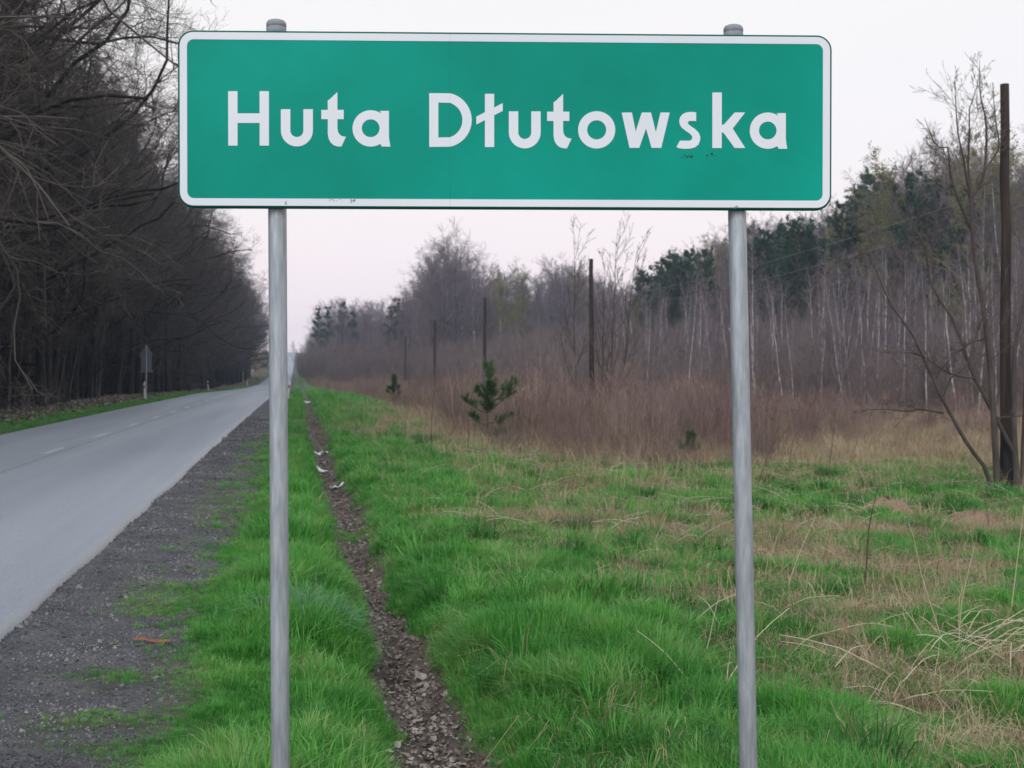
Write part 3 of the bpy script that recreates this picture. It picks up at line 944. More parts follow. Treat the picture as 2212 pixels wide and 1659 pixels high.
# --- birches
def birch(seed, H=15, white=True, bud=False, low=.28, ang=(22, 48), rat=.30):
    g = np.random.default_rng(seed)
    t0, r0 = stem_line(g, H, .095, 14, .045, (g.normal(0, .6), g.normal(0, .6)), top=.08)
    l1, q1 = kids(g, t0, r0, 30, low, .99, ang, rat, 6, .12, .06, rk=.010, rmin=.009, taper=.5, even=True)
    l2, q2 = kids(g, l1, q1, 10, .15, 1.0, (22, 50), .42, 4, .16, .0, rk=.009, rmin=.008, taper=.35)
    l3, q3 = kids(g, l2, q2, 8, .1, 1.0, (20, 50), .62, 3, .18, -.06, rk=.008, rmin=.0065, taper=.3)
    tr = tube_mesh('trunk', [(t0, r0, 7)], M['birch'] if white else M['brownbark'])
    cr = tube_mesh('crown', [(l1, q1, 4), (l2, q2, 3), (l3, q3, 3)], M['budtwig'] if bud else M['birchtwig'])
    if bud:
        return [('trunk', tr), ('crown', cr), ('buds', needles(g, l3, 5, .10, .035, M['bud'], 'buds', (20, 80), .1))]
    return [('trunk', tr), ('crown', cr)]
BIRCH = [birch(200), birch(201, white=True), birch(202, white=False), birch(203, white=False, low=.2)]
BUD = [birch(210, bud=True, white=False, low=.2), birch(211, bud=True, white=True, low=.25, ang=(28, 55), rat=.36)]
WIDE = [birch(220, white=True, low=.35, ang=(32, 62), rat=.42), birch(221, white=False, low=.3, ang=(32, 62), rat=.40)]
def sapling_tree(seed, H=8):
    g = np.random.default_rng(seed)
    t0, r0 = stem_line(g, H, .048, 12, .05, (g.normal(0, .4), g.normal(0, .4)), top=.1)
    l1, q1 = kids(g, t0, r0, 22, .22, .99, (18, 40), .28, 5, .10, .07, rk=.010, rmin=.006, taper=.5, even=True)
    l2, q2 = kids(g, l1, q1, 7, .1, 1.0, (18, 45), .45, 3, .15, .03, rk=.010, rmin=.005, taper=.35)
    l3, q3 = kids(g, l2, q2, 3, .1, 1.0, (18, 45), .6, 2, .15, .0, rk=.010, rmin=.0045, taper=.35)
    return [('trunk', tube_mesh('trunk', [(t0, r0, 6)], M['birch'])), ('crown', tube_mesh('crown', [(l1, q1, 4), (l2, q2, 3), (l3, q3, 3)], M['birchtwig']))]
SAP = [sapling_tree(230 + k) for k in range(4)]
# --- pines
def pine(seed, H=16, low=.45):
    g = np.random.default_rng(seed)
    t0, r0 = stem_line(g, H, .15, 12, .02, (0, 0), top=.1)
    l1, q1 = kids(g, t0, r0, 46, low, .99, (45, 80), .27, 6, .10, .07, rk=.014, rmin=.012, taper=.62, even=True, lmin=.7)
    l2, q2 = kids(g, l1, q1, 9, .3, 1.0, (25, 60), .36, 4, .14, .08, rk=.012, rmin=.008, taper=.3, lmin=.3)
    nd = needles(g, l2, 70, .27, .019, M['needle'])
    return [('trunk', tube_mesh('trunk', [(t0, r0, 7), (l1, q1, 4)], M['pinebark'])), ('crown', nd)]
PINE = [pine(300), pine(301, low=.3), pine(302, low=.55)]
def spruce(seed, H=6):
    g = np.random.default_rng(seed)
    t0, r0 = stem_line(g, H, .08, 10, .01, (0, 0), top=.1)
    l1, q1 = kids(g, t0, r0, 46, .05, .98, (60, 95), .34, 5, .06, .05, rk=.012, rmin=.008, taper=.85, even=True, lmin=.25)
    l2, q2 = kids(g, l1, q1, 8, .2, 1.0, (25, 50), .40, 3, .08, .04, rk=.012, rmin=.006, taper=.3, flat=.6)
    return [('trunk', tube_mesh('trunk', [(t0, r0, 6), (l1, q1, 3)], M['pinebark'])), ('crown', needles(g, l2, 22, .13, .014, M['needle'], t0=.0))]
SPR = [spruce(320), spruce(321)]
def far_spruce(seed, H=16):
    g = np.random.default_rng(seed)
    t0, r0 = stem_line(g, H, .16, 10, .01, (0, 0), top=.1)
    l1, q1 = kids(g, t0, r0, 60, .08, .985, (62, 95), .24, 5, .06, .05, rk=.012, rmin=.012, taper=.86, even=True, lmin=.4)
    l2, q2 = kids(g, l1, q1, 13, .1, 1.0, (25, 60), .42, 3, .10, .04, rk=.012, rmin=.01, taper=.3, flat=.3)
    return [('trunk', tube_mesh('trunk', [(t0, r0, 6), (l1, q1, 3)], M['pinebark'])), ('crown', needles(g, l2, 30, .34, .035, M['needle'], t0=.0))]
FSPR = [far_spruce(330), far_spruce(331)]

# --- the wood on the right: a skyline read off the photograph, trees set at the depth of the wood edge
SU = [600, 640, 672, 690, 740, 800, 862, 900, 920, 950, 1000, 1060, 1100, 1150, 1185, 1235, 1300, 1370, 1400, 1450, 1500, 1540, 1620, 1700, 1740, 1800, 1840, 1900, 1960, 2000, 2050, 2130, 2212, 2400]
SV = [770, 768, 705, 662, 655, 660, 648, 612, 575, 545, 552, 592, 602, 600, 575, 575, 610, 628, 600, 570, 548, 528, 505, 495, 490, 470, 455, 405, 355, 372, 345, 335, 360, 330]
def skyline(u): return np.interp(u, SU, SV)
def edge_d(u): return np.interp(u, [600, 660, 740, 800, 950, 1100, 1300, 1500, 1700, 1950, 2250, 2500], [560, 330, 285, 250, 195, 188, 172, 160, 138, 112, 96, 92])
g = np.random.default_rng(23)
def place_by_top(meshes, H0, name, u, d, vt, label, group, ti=0.0):
    base = at(u, d)
    h = float(W(u, vt, d)[2]) - base[2]
    s = max(h / H0, .15)
    return put_tree(name, meshes, base - [0, 0, .05], label, group, s, g.uniform(0, 6.28), (g.normal(0, ti), g.normal(0, ti)))
cnt = 0
for k in range(165):
    u = 668 + (2330 - 668) * (k + g.random()) / 165
    d = float(edge_d(u)) * g.uniform(1.0, 1.32)
    sv_ = float(skyline(u))
    vt = sv_ + (800 - sv_) * abs(g.normal(.03, .14))
    q = int(g.integers(4))
    bud = g.random() < (.30 if u > 1350 else .05)
    if bud:
        place_by_top(BUD[int(g.integers(2))], 15, 'broadleaf_tree', u, d, vt, 'bare tree in yellowish green bud in the wood beyond the field', 'budding trees of the far wood', .03)
    elif q < 2:
        place_by_top(BIRCH[q], 15, 'birch_tree', u, d, vt, 'white trunked bare birch in the wood beyond the field', 'birches of the far wood', .04)
    else:
        place_by_top(BIRCH[q] if g.random() < .6 else WIDE[1], 15, 'broadleaf_tree', u, d, vt, 'brown trunked bare tree in the wood beyond the field', 'bare trees of the far wood', .03)
# the big spreading birch group above the skyline
for u, vt, d in ((935, 548, 192), (958, 535, 186), (985, 545, 190), (1010, 552, 194), (1032, 572, 188)):
    place_by_top(WIDE[int(g.integers(2))], 15, 'birch_tree', u, d, vt, 'tall wide crowned bare birch in the group rising above the distant skyline', 'tall birch group on the skyline', .05)
for u, vt, sc_ in ((1392, 598, 1), (1415, 585, 1), (1440, 572, 1), (1462, 566, 1), (1482, 555, 1), (1500, 550, 1), (1428, 600, 1), (1470, 590, 1), (1520, 560, 1),
                   (1628, 505, 1), (1650, 520, 1), (1672, 508, 1), (1700, 505, 1), (1722, 496, 1), (1740, 494, 1), (1690, 530, 1), (1760, 520, 1)):
    place_by_top(PINE[int(g.integers(3))], 16, 'pine_tree', u, float(edge_d(u)) * g.uniform(1.0, 1.15), vt + g.normal(0, 4), 'dark green pine standing among bare birches of the far wood', 'pines of the far wood')
for u, vt in ((1805, 478), (1828, 455), (1850, 452), (1872, 420), (1888, 408), (1905, 402), (1960, 390), (1985, 420), (2040, 420), (2105, 405)):
    place_by_top(PINE[int(g.integers(3))], 16, 'pine_tree', u, float(edge_d(u)) * g.uniform(1.02, 1.2), vt + g.normal(0, 5), 'tall dark pine behind the multi-stemmed bare tree and pole', 'tall pines behind the bare tree')
for u, vt in ((688, 668), (708, 665), (742, 652), (762, 672), (858, 648), (845, 665)):
    place_by_top(FSPR[int(g.integers(2))], 16, 'spruce_tree', u, float(edge_d(u)) * 1.0, vt, 'dark conifer poking out of the purple trees beside the road bend', 'conifers far along the road')
for k in range(46):
    u = g.uniform(655, 960); d = float(edge_d(u)) * g.uniform(.92, 1.1); sv_ = float(skyline(u))
    place_by_top(BIRCH[2 + int(g.integers(2))], 15, 'broadleaf_tree', u, d, sv_ + (800 - sv_) * abs(g.normal(.02, .16)), 'bare purple brown tree where the far wood meets the road', 'bare trees where the wood meets the road', .03)
# young birches in front of the wood
for k in range(150):
    u = 1330 + (2330 - 1330) * g.random()
    d = float(np.interp(u, [1330, 1700, 2000, 2330], [112, 88, 76, 66])) * g.uniform(.72, 1.15)
    tv = np.interp(u, [1330, 1450, 1600, 1800, 2000, 2330], [690, 655, 630, 605, 580, 560]) + g.normal(0, 28)
    place_by_top(SAP[int(g.integers(4))], 8, 'young_birch', u, d, tv, 'thin young birch with pale stem in the thicket before the pines', 'young birches of the thicket', .03)
for k in range(34):
    u = g.uniform(1390, 2200); d = float(np.interp(u, [1330, 2330], [112, 76])) * g.uniform(.75, 1.0)
    place_by_top(SPR[int(g.integers(2))], 6, 'young_spruce', u, d, g.uniform(735, 790), 'low dark green conifer growing in the brown thicket', 'low conifers in the thicket')
# far ridge at the end of the road
for u, vt, d in ((606, 742, 760), (618, 738, 770), (633, 736, 760), (640, 752, 740), (650, 748, 730), (660, 745, 700), (668, 735, 640), (600, 735, 740), (588, 730, 700)):
    place_by_top(SPR[int(g.integers(2))] if u in (633, 606) else BIRCH[3], 6 if u in (633, 606) else 15, 'distant_tree', u, d, vt, 'tiny hazy tree on the rise at the end of the road', 'trees at the end of the road')
# mass of the wood behind
n = 800
uu = g.uniform(650, 2450, n); ddp = edge_d(uu) * g.uniform(1.2, 1.75, n)
P = np.array([at(a, b) for a, b in zip(uu, ddp)])
hh = (800 - (skyline(uu) + (800 - skyline(uu)) * g.uniform(.05, .35, n))) / FPX * ddp + 1.55 - P[:, 2]
scatter('far_wood', P, np.stack([np.zeros(n), np.zeros(n), g.uniform(0, 6.28, n)], 1), sc3(hh / 15), g.integers(0, 4, n) , [BIRCH[k][1][1] for k in range(4)],
        'uncountable bare purple brown trees filling the far wood', 'wood')

# ================================================================== SCRUB AND WEEDS
def bush(seed, H=3.5, stems=14, m='scrub'):
    g = np.random.default_rng(seed)
    L = []
    for k in range(stems):
        a = g.uniform(0, 6.28); lean = abs(g.normal(0, .35)) * H * .6
        p, r = stem_line(g, H * g.uniform(.6, 1.05), .014, 7, .05, (lean * math.cos(a), lean * math.sin(a)), top=.25)
        p = p + np.array([g.normal(0, .35), g.normal(0, .35), 0])
        L.append((p, r))
    t0 = np.concatenate([a for a, b in L]); r0 = np.concatenate([b for a, b in L])
    l1, q1 = kids(g, t0, r0, 8, .2, 1.0, (20, 45), .32, 3, .12, .05, rk=.01, rmin=.006, taper=.4)
    l2, q2 = kids(g, l1, q1, 4, .1, 1.0, (20, 45), .5, 2, .15, .02, rk=.01, rmin=.005, taper=.4)
    return tube_mesh('bush', [(t0, r0, 4), (l1, q1, 3), (l2, q2, 3)], M[m])
BUSH = [bush(400 + k) for k in range(4)]
g = np.random.default_rng(29)
DBUSH = [bush(420 + k, 3.5, 16, 'darkbark') for k in range(3)]  # darker bark colour on these twigs paints in the shade low in the wood
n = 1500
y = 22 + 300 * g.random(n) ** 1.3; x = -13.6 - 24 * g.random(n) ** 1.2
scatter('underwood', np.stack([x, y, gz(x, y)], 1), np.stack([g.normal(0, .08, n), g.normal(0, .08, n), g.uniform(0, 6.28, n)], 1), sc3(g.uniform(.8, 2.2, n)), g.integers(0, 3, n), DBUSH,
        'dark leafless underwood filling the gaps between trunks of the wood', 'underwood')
g = np.random.default_rng(31)
def scatter_bushes(name, u, d, hpx, protos, H0, label, cat, minh=.4):
    P = np.array([at(a, b) for a, b in zip(u, d)])
    s = np.maximum(hpx, minh) / H0
    n = len(u)
    return scatter(name, P, np.stack([g.normal(0, .05, n), g.normal(0, .05, n), g.uniform(0, 6.28, n)], 1), sc3(s), g.integers(0, len(protos), n), protos, label, cat)
# tall scrub between the pole line and the wood; its height follows what the photograph shows column by column
n = 2600
u = np.where(g.random(n) < .66, g.uniform(645, 1350, n), g.uniform(1250, 2350, n))
near = np.interp(u, [640, 700, 800, 900, 1000, 1200, 1400, 1700, 2000, 2350], [330, 240, 205, 180, 138, 84, 66, 60, 54, 50])
d = near * (1 + (edge_d(u) / near - 1) * g.random(n) ** .8)
topv = np.interp(u, [640, 660, 700, 780, 860, 950, 1050, 1150, 1300, 1450, 1600, 1800, 2000, 2350], [782, 764, 728, 722, 728, 738, 735, 722, 708, 695, 685, 685, 685, 685])
f = (d - near) / (edge_d(u) - near)
vt = 812 + (topv - 812) * (.35 + .65 * f) + g.normal(0, 12, n)
Pz = np.array([at(a, b)[2] for a, b in zip(u, d)])
hh = (800 - vt) / FPX * d + 1.55 - Pz
scatter_bushes('thicket', u, d, np.clip(hh, .9, 8), BUSH, 3.5, 'dense brown thicket of bare bushes between the field and the wood', 'thicket')
# red-brown stalks covering the field
def stalks(seed, n=26, H=1.5, m='weed'):
    g = np.random.default_rng(seed)
    L = []
    for k in range(n):
        a = g.uniform(0, 6.28); ln = abs(g.normal(0, .22)) * H
        p, r = stem_line(g, H * g.uniform(.45, 1.1), .0045 if k % 4 else .0095, 5, .05, (ln * math.cos(a) + .12, ln * math.sin(a)), top=.4)
        L.append((p + np.array([g.normal(0, .28), g.normal(0, .28), 0]), r))
    t0 = np.concatenate([a for a, b in L]); r0 = np.concatenate([b for a, b in L])
    l1, q1 = kids(g, t0, r0, 5, .25, 1.0, (18, 40), .28, 2, .1, .08, rk=.01, rmin=.0028, taper=.3)
    return tube_mesh('stalks', [(t0, r0, 3), (l1, q1, 3)], M[m])
ST = [stalks(430 + k) for k in range(5)] + [stalks(440 + k, 22, 1.7, 'scrub') for k in range(2)] + [stalks(444 + k, 20, 1.2, 'straw') for k in range(3)]
def field_region(u, v_d, x):
    return x
n = 9000
u = g.uniform(660, 2330, n)
nearb = np.interp(u, [660, 700, 760, 850, 950, 1000, 1100, 1300, 1600, 1900, 2100, 2330], [260, 170, 118, 66, 42, 33, 28, 24.5, 26, 33, 30, 29])
farb = np.interp(u, [660, 760, 1000, 1300, 1700, 2330], [330, 230, 110, 85, 75, 62])
d = nearb + (farb - nearb) * g.random(n) ** 1.7
dens = fbm(u * .02, d * .25, 1.0, 71)
front = (d - nearb) / 6.0
keep = (g.random(n) < np.clip(.12 + front * .7, 0, 1) * np.interp(u, [660, 1300, 1650, 1900, 2330], [.8, .62, .6, .4, .35])) & (g.random(n) < np.clip((dens - .34) * 5.5, .06, 1))
u, d = u[keep], d[keep]; n = len(u)
hs = np.interp(u, [660, 1000, 1300, 1600, 1750, 1950, 2330], [1.5, 1.3, 1.2, 1.25, .95, .62, .55]) * np.exp(g.normal(-.14, .28, n)) * (.45 + .80 * dens[keep]) * np.clip(.55 + (d - np.interp(u, [660, 1000, 1300, 2330], [120, 33, 25, 30])) / 14, .5, 1)
scatter_bushes('weed_stalks', u, d, hs, ST, 1.5, 'dense red brown dead weed stalks covering the field', 'weeds', .3)

# reddish bare shrubs standing up out of the weeds
RB = [bush(460 + k, 2.2, 12, 'weed') for k in range(4)]
for k in range(90):
    u = g.uniform(900, 2260)
    nb = float(np.interp(u, [900, 1000, 1100, 1300, 1600, 1900, 2260], [60, 40, 32, 28, 29, 37, 36]))
    d = nb * g.uniform(1.0, 1.9)
    o = thing('field_shrub', at(u, d), 'reddish brown bare shrub standing up out of the weed stalks', 'shrub', 'bare shrubs among the weeds', g.uniform(0, 6.28), g.uniform(.45, 1.0) * (1 if u < 1700 else .7))
    link('stems', RB[int(g.integers(4))], o)

# ================================================================== GRASS
def tuft(seed, n, h, w, spread, lean, m, curl=.35):
    g = np.random.default_rng(seed)
    a = g.uniform(0, 6.28, n); rr = spread * np.sqrt(g.random(n))
    base = np.stack([rr * np.cos(a), rr * np.sin(a), np.full(n, -.015)], 1)
    az = a + g.normal(0, .9, n)
    H = h * g.uniform(.45, 1.1, n)
    ln = np.abs(g.normal(lean, lean * .6, n))
    out = np.stack([np.cos(az), np.sin(az), np.zeros(n)], 1)
    side = np.stack([-np.sin(az), np.cos(az), np.zeros(n)], 1)
    tw = g.normal(0, .6, n)
    side = side * np.cos(tw)[:, None] + out * np.sin(tw)[:, None]
    p1 = base + np.array([0, 0, 1.]) * (H * .55)[:, None] + out * (H * ln * .35)[:, None]
    p2 = base + np.array([0, 0, 1.]) * (H * (1 - curl * ln))[:, None] + out * (H * ln)[:, None]
    ww = (w * g.uniform(.7, 1.3, n))[:, None] * side
    V = np.stack([base - ww * .8, base + ww * .8, p1 - ww, p1 + ww, p2], 1).reshape(-1, 3)
    k = np.arange(n)[:, None] * 5
    return mesh_np('tuft', V, [k + np.array([[0, 1, 3, 2]]), k + np.array([[2, 3, 4]])], M[m], True)
g = np.random.default_rng(41)
GT = [tuft(500 + k, 34, .105, .0022, .085, .55, 'grass') for k in range(3)] + [tuft(510 + k, 46, .20, .0028, .07, .55, 'grass') for k in range(3)] + [tuft(520, 40, .30, .003, .08, .75, 'bluegrass', .5)]
def sample_view(n, d0, d1, umin=-60, umax=2270, power=1.0):
    d = np.sqrt(d0 ** 2 + (d1 ** 2 - d0 ** 2) * g.random(n) ** power)
    u = g.uniform(umin, umax, n)
    r = (u - 1106) / FPX * d
    x = FWD[0] * d + RIGHT[0] * r
    y = FWD[1] * d + RIGHT[1] * r
    return x, y, u, d
def ditch_mask(x, y, w=.125, soft=.12):
    ww = w + .05 * (vnoise(x * 0, y, .8, 51) - .5) * 2
    wide = sm(8.5, 5.5, y) * .25
    q = np.minimum(np.abs(x - ditch_x(y)), np.abs(x - ditch_x(y) - .14 * wide) ) - .02 * wide + .27 * (fbm(x, y, 2.0, 53) - .5)
    gap = np.exp(-((y - 15.3) / .45) ** 2)
    return np.maximum(sm(ww, ww + soft, q), gap * .9)
def grass_keep(x, y, d):
    dry = field_dry(x, y)
    k = ditch_mask(x, y) * (1 - .66 * dry)
    k = k * np.where(x < .2, shoulder_grass(x, y), 1)
    k = k * np.where(x < -1.7, 0, 1)
    return k
def add_grass(name, n, d0, d1, s0, s1, label, tall=.2):
    x, y, u, d = sample_view(n, d0, d1)
    pk = grass_keep(x, y, d)
    m_ = g.random(n) < pk
    x, y, d, pk = x[m_], y[m_], d[m_], pk[m_]
    n = len(x)
    lush = fbm(x, y, .9, 81)
    s = g.uniform(s0, s1, n) * (.35 + 1.25 * lush) * (.45 + .55 * pk)
    s *= .45 + .55 * sm(.12, .55, np.abs(x - ditch_x(y)))
    s *= np.where(x > 2.4, .85, 1.0) * (1 - .62 * sm(-.15, -.75, x))
    tallp = np.clip((fbm(x, y, 1.6, 83) - .52) * 5, 0, 1) * tall * 3 + .06
    pick = np.where(g.random(n) < tallp, 3 + g.integers(0, 3, n), g.integers(0, 3, n))
    blue = (np.hypot(x - .12, (y - 8.6) * .6) < .22) & (g.random(n) < .12)
    pick = np.where(blue, 6, pick)
    rot = np.stack([g.normal(0, .12, n), g.normal(0, .12, n), g.uniform(0, 6.28, n)], 1)
    return scatter(name, np.stack([x, y, gz(x, y)], 1), rot, sc3(s, s * g.uniform(.8, 1.25, n)), pick, GT, label, 'grass')
add_grass('near_grass', 46000, 4.3, 12, .7, 1.2, 'lush green grass growing round the sign posts and along the ditch', .35)
add_grass('middle_grass', 46000, 12, 32, 1.0, 1.5, 'green grass of the roadside strip and field beyond the sign')
add_grass('far_grass', 26000, 32, 130, 1.6, 2.6, 'green grass strip running along the road into the distance')
TK = [tuft(530 + k, 110, .27, .0028, .10, .55, 'darkgrass') for k in range(3)]
x, y, u, d = sample_view(1500, 5, 34)
k = (x > .95) & (field_dry(x, y) < .5) & (fbm(x, y, .8, 87) > .45)
x, y = x[k], y[k]; n = len(x)
scatter('grass_tussocks', np.stack([x, y, gz(x, y)], 1), np.stack([np.zeros(n), np.zeros(n), g.uniform(0, 6.28, n)], 1), sc3(g.uniform(.6, 1.25, n)), g.integers(0, 3, n), TK, 'darker green grass tussocks dotted over the field beyond the ditch', 'grass')
# verge on the far side of the road
n = 15000
y = 24 + 170 * g.random(n) ** 1.5; x = -7.35 - 4.6 * g.random(n) ** 1.4
k = g.random(n) < (1 - sm(-8.2, -9.8, x + 1.6 * (fbm(x, y, .3, 57) - .5)) * .9) * .6
x, y = x[k], y[k]; n = len(x)
s = g.uniform(.5, 1.0, n)
scatter('verge_grass', np.stack([x, y, gz(x, y)], 1), np.stack([g.normal(0, .1, n), g.normal(0, .1, n), g.uniform(0, 6.28, n)], 1), sc3(s), g.integers(0, 6, n), GT,
        'green grass on the verge across the road', 'grass')
# dry straw lying and standing in the field
DT = [tuft(540 + k, 26, .16, .0016, .10, 1.4, 'straw', .62) for k in range(3)] + [tuft(550 + k, 18, .42, .0016, .09, .55, 'straw', .4) for k in range(3)]
def add_straw(name, n, d0, d1, s0, s1, label):
    x, y, u, d = sample_view(n, d0, d1)
    dry = field_dry(x, y)
    kk = (g.random(n) < np.clip(dry, .10, 1)) & (x > 1.2) & (ditch_mask(x, y, .3) > .5)
    x, y, dry, d = x[kk], y[kk], dry[kk], d[kk]
    n = len(x)
    s = g.uniform(s0, s1, n)
    pick = np.where(g.random(n) < np.where(d > 20, .30, .06), 3 + g.integers(0, 3, n), g.integers(0, 3, n))
    rot = np.stack([g.normal(0, .2, n), g.normal(0, .2, n), g.uniform(0, 6.28, n)], 1)
    return scatter(name, np.stack([x, y, gz(x, y)], 1), rot, sc3(s), pick, DT, label, 'dry grass')
add_straw('dry_grass', 30000, 5, 16, .7, 1.2, 'pale dry grass lying flat among the green in the field')
add_straw('dry_field_grass', 34000, 16, 62, 1.1, 1.8, 'tan dead grass at the foot of the weed stalks')
def fallen(seed):
    g = np.random.default_rng(seed)
    P = []; RR = []
    for k in range(5):
        a = g.uniform(0, 6.28); ln = g.uniform(.2, .6)
        p0 = np.array([g.normal(0, .2), g.normal(0, .2), .02]); p2 = p0 + np.array([math.cos(a), math.sin(a), g.uniform(0, .35)]) * ln
        P.append(resample([p0, (p0 + p2) / 2 + [0, 0, .04], p2], 5)); RR.append(np.linspace(.0034, .0018, 5))
    return tube_mesh('fallen', [(np.array(P), np.array(RR), 4)], M['reed'])
FL = [fallen(k) for k in range(6)]
x, y, u, d = sample_view(900, 6, 30)
k = (x > 1.6) & (g.random(900) < np.clip(field_dry(x, y) + .12, 0, 1))
x, y = x[k], y[k]; n = len(x)
scatter('fallen_stems', np.stack([x, y, gz(x, y)], 1), np.stack([g.normal(0, .1, n), g.normal(0, .1, n), g.uniform(0, 6.28, n)], 1), sc3(g.uniform(.6, 1.2, n)), g.integers(0, 6, n), FL, 'bleached fallen stems strewn over the field', 'dry stems')
# dead leaves in the ditch and litter on the wood floor
def leafmesh(seed):
    g = np.random.default_rng(seed)
    a, b = .030, .019
    V = np.array([[-a, 0, .004], [-a * .3, b, .010], [a * .5, b * .8, .004], [a, 0, .012], [a * .5, -b * .8, .006], [-a * .3, -b, .012], [0, 0, 0]]) + g.normal(0, .003, (7, 3))
    return mesh_np('leaf', V, [np.array([[0, 6, 1], [1, 6, 2], [2, 6, 3], [3, 6, 4], [4, 6, 5], [5, 6, 0]])], M['deadleaf'], False)
LF = [leafmesh(k) for k in range(4)]
n = 11000
y = 4.5 + 70 * g.random(n) ** 2.4
wl = .115 + .03 * np.exp(-(y - 5) / 3.0)
x = ditch_x(y) + g.normal(0, 1, n) * wl + .03 * sm(8.5, 5.5, y)
gap = np.exp(-((y - 15.3) / .45) ** 2)
k = (g.random(n) > gap)
x, y = x[k], y[k]; n = len(x)
rot = np.stack([g.normal(0, .45, n), g.normal(0, .45, n), g.uniform(0, 6.28, n)], 1)
scatter('ditch_leaves', np.stack([x, y, gz(x, y) + g.uniform(0, .025, n)], 1), rot, sc3(np.exp(g.normal(-.75, .4, n))), g.integers(0, 4, n), LF, 'dead brown leaves lying in the narrow roadside ditch', 'leaves')
n = 16000
y = 24 + 150 * g.random(n) ** 1.4; x = -8.4 - 6.5 * g.random(n)
rot = np.stack([g.normal(0, .4, n), g.normal(0, .4, n), g.uniform(0, 6.28, n)], 1)
scatter('wood_litter', np.stack([x, y, gz(x, y) + .01], 1), rot, sc3(g.uniform(2, 4, n)), g.integers(0, 4, n), LF, 'brown leaf litter along the edge of the dark wood', 'leaves')
# gravel of the shoulder
def stone(seed):
    g = np.random.default_rng(seed)
    V = np.array([[1, 0, 0], [-1, 0, 0], [0, 1, 0], [0, -1, 0], [0, 0, .6], [0, 0, -.6], [.6, .6, .3], [-.6, -.6, .3]], float) * g.uniform(.7, 1.2, (8, 3))
    F = np.array([[4, 0, 6], [4, 6, 2], [0, 2, 6], [4, 2, 1], [4, 1, 7], [1, 3, 7], [4, 7, 3], [4, 3, 0], [5, 2, 0], [5, 1, 2], [5, 3, 1], [5, 0, 3]])
    return mesh_np('stone', V * .012, [F], M['stone'], False)
M['stone'] = leafy('shoulder clinker', [(.03, .031, .036), (.06, .062, .07), (.11, .112, .12), (.27, .255, .25)], transl=0, gloss=.4)
SN = [stone(k) for k in range(5)]
n = 52000
y = 4.5 + 40 * g.random(n) ** 2.2
x = -1.76 + 1.25 * g.random(n)
k = g.random(n) > shoulder_grass(x, y) * .9
x, y = x[k], y[k]; n = len(x)
s = np.exp(g.normal(-1.05, .5, n)) * (1 + y / 20)
scatter('shoulder_gravel', np.stack([x, y, gz(x, y) + .001], 1), g.uniform(0, 6.28, (n, 3)), sc3(s), g.integers(0, 5, n), SN, 'dark loose clinker gravel along the road edge', 'gravel')

# ================================================================== SINGLE PLANTS AND SMALL THINGS
g = np.random.default_rng(61)
# --- multi-stemmed bare tree round the nearest pole
def q2(x, y): return (1880 + .329 * x, 606 + .329 * y)
def q1(x, y): return (1940 + .329 * x, 121 + .329 * y)
D0 = 21.6
root_p = at(2160, D0)
stems = [
    ([q2(820, 1300), q2(700, 1160), q2(600, 1010), q2(480, 790), q2(430, 680), q2(330, 470), q2(262, 330), (1925, 660), (1900, 600), (1878, 560)], .055, -.3),
    ([q2(838, 1395), q2(818, 1050), q2(800, 720), q2(770, 420), q2(738, 150), q1(490, 1240), q1(484, 950), q1(458, 790), q1(468, 560), q1(470, 330), q1(525, 175)], .085, -.2),
    ([q2(940, 1120), q2(850, 950), q2(750, 760), q2(660, 590), q2(610, 430), q2(540, 250), q2(400, 30), (2000, 540), (1965, 470), (1935, 400), (1905, 375)], .055, .3),
    ([q2(970, 1400), q2(945, 1000), q2(945, 520), q2(960, 380), q2(1005, 180), (2225, 560), (2232, 430), (2222, 300)], .075, .2),
    ([q2(1000, 1400), q2(1010, 1000), (2222, 760), (2262, 560), (2300, 380)], .07, .5),
    ([q1(487, 1150), q1(400, 950), q1(345, 780), q1(325, 600), q1(250, 590), q1(172, 402)], .035, -.1),
    ([q1(487, 930), q1(560, 790), q1(578, 600), q1(575, 420), q1(540, 250), q1(534, 25)], .036, .1),
    ([q1(484, 1000), q1(430, 680), q1(390, 480), q1(372, 160)], .03, -.2),
    ([q1(575, 740), q1(660, 600), q1(640, 420), q1(620, 200)], .024, .2),
    ([q2(480, 870), q2(330, 845), q2(250, 858), q2(100, 845), q2(-60, 850)], .028, -.4),
    ([q2(690, 640), q2(550, 620), q2(440, 560), q2(300, 480), q2(100, 470)], .02, -.3),
    ([q2(820, 905), q2(930, 892), q2(1050, 890)], .022, -.2),
    ([q2(470, 790), q2(530, 640), q2(640, 540), q2(720, 280), q2(830, 60)], .02, -.35),
    ([q2(760, 380), q2(640, 420), q2(520, 520), q2(430, 640)], .018, .0),
]
o = thing('bare_tree', root_p, 'multi-stemmed bare grey tree spreading round the foot of the tallest pole', 'tree')
t0 = []; r0 = []
for pl, r, off in stems:
    pts = []
    for i, (a, b_) in enumerate(pl):
        dpt = D0 + off * (.4 + 1.6 * i / len(pl))
        pts.append(W(a, b_, dpt))
    pts = resample(np.array(pts), 16) - root_p
    if pts[0][2] < .35:
        pts[0][2] = -.08
    t0.append(pts); r0.append(r * .66 * (1 - np.linspace(0, 1, 16)) ** .8 + .0035)
t0 = np.array(t0); r0 = np.array(r0)
link('trunk', tube_mesh('trunk', [(t0, r0, 8)], M['brownbark']), o)
l1, k1 = kids(g, t0, r0, 17, .20, .94, (20, 48), .30, 8, .10, .07, rk=.0040, rmin=.0036, taper=.45)
l2, k2 = kids(g, l1, k1, 6, .1, .98, (22, 50), .42, 5, .12, .05, rk=.007, rmin=.0036, taper=.4)
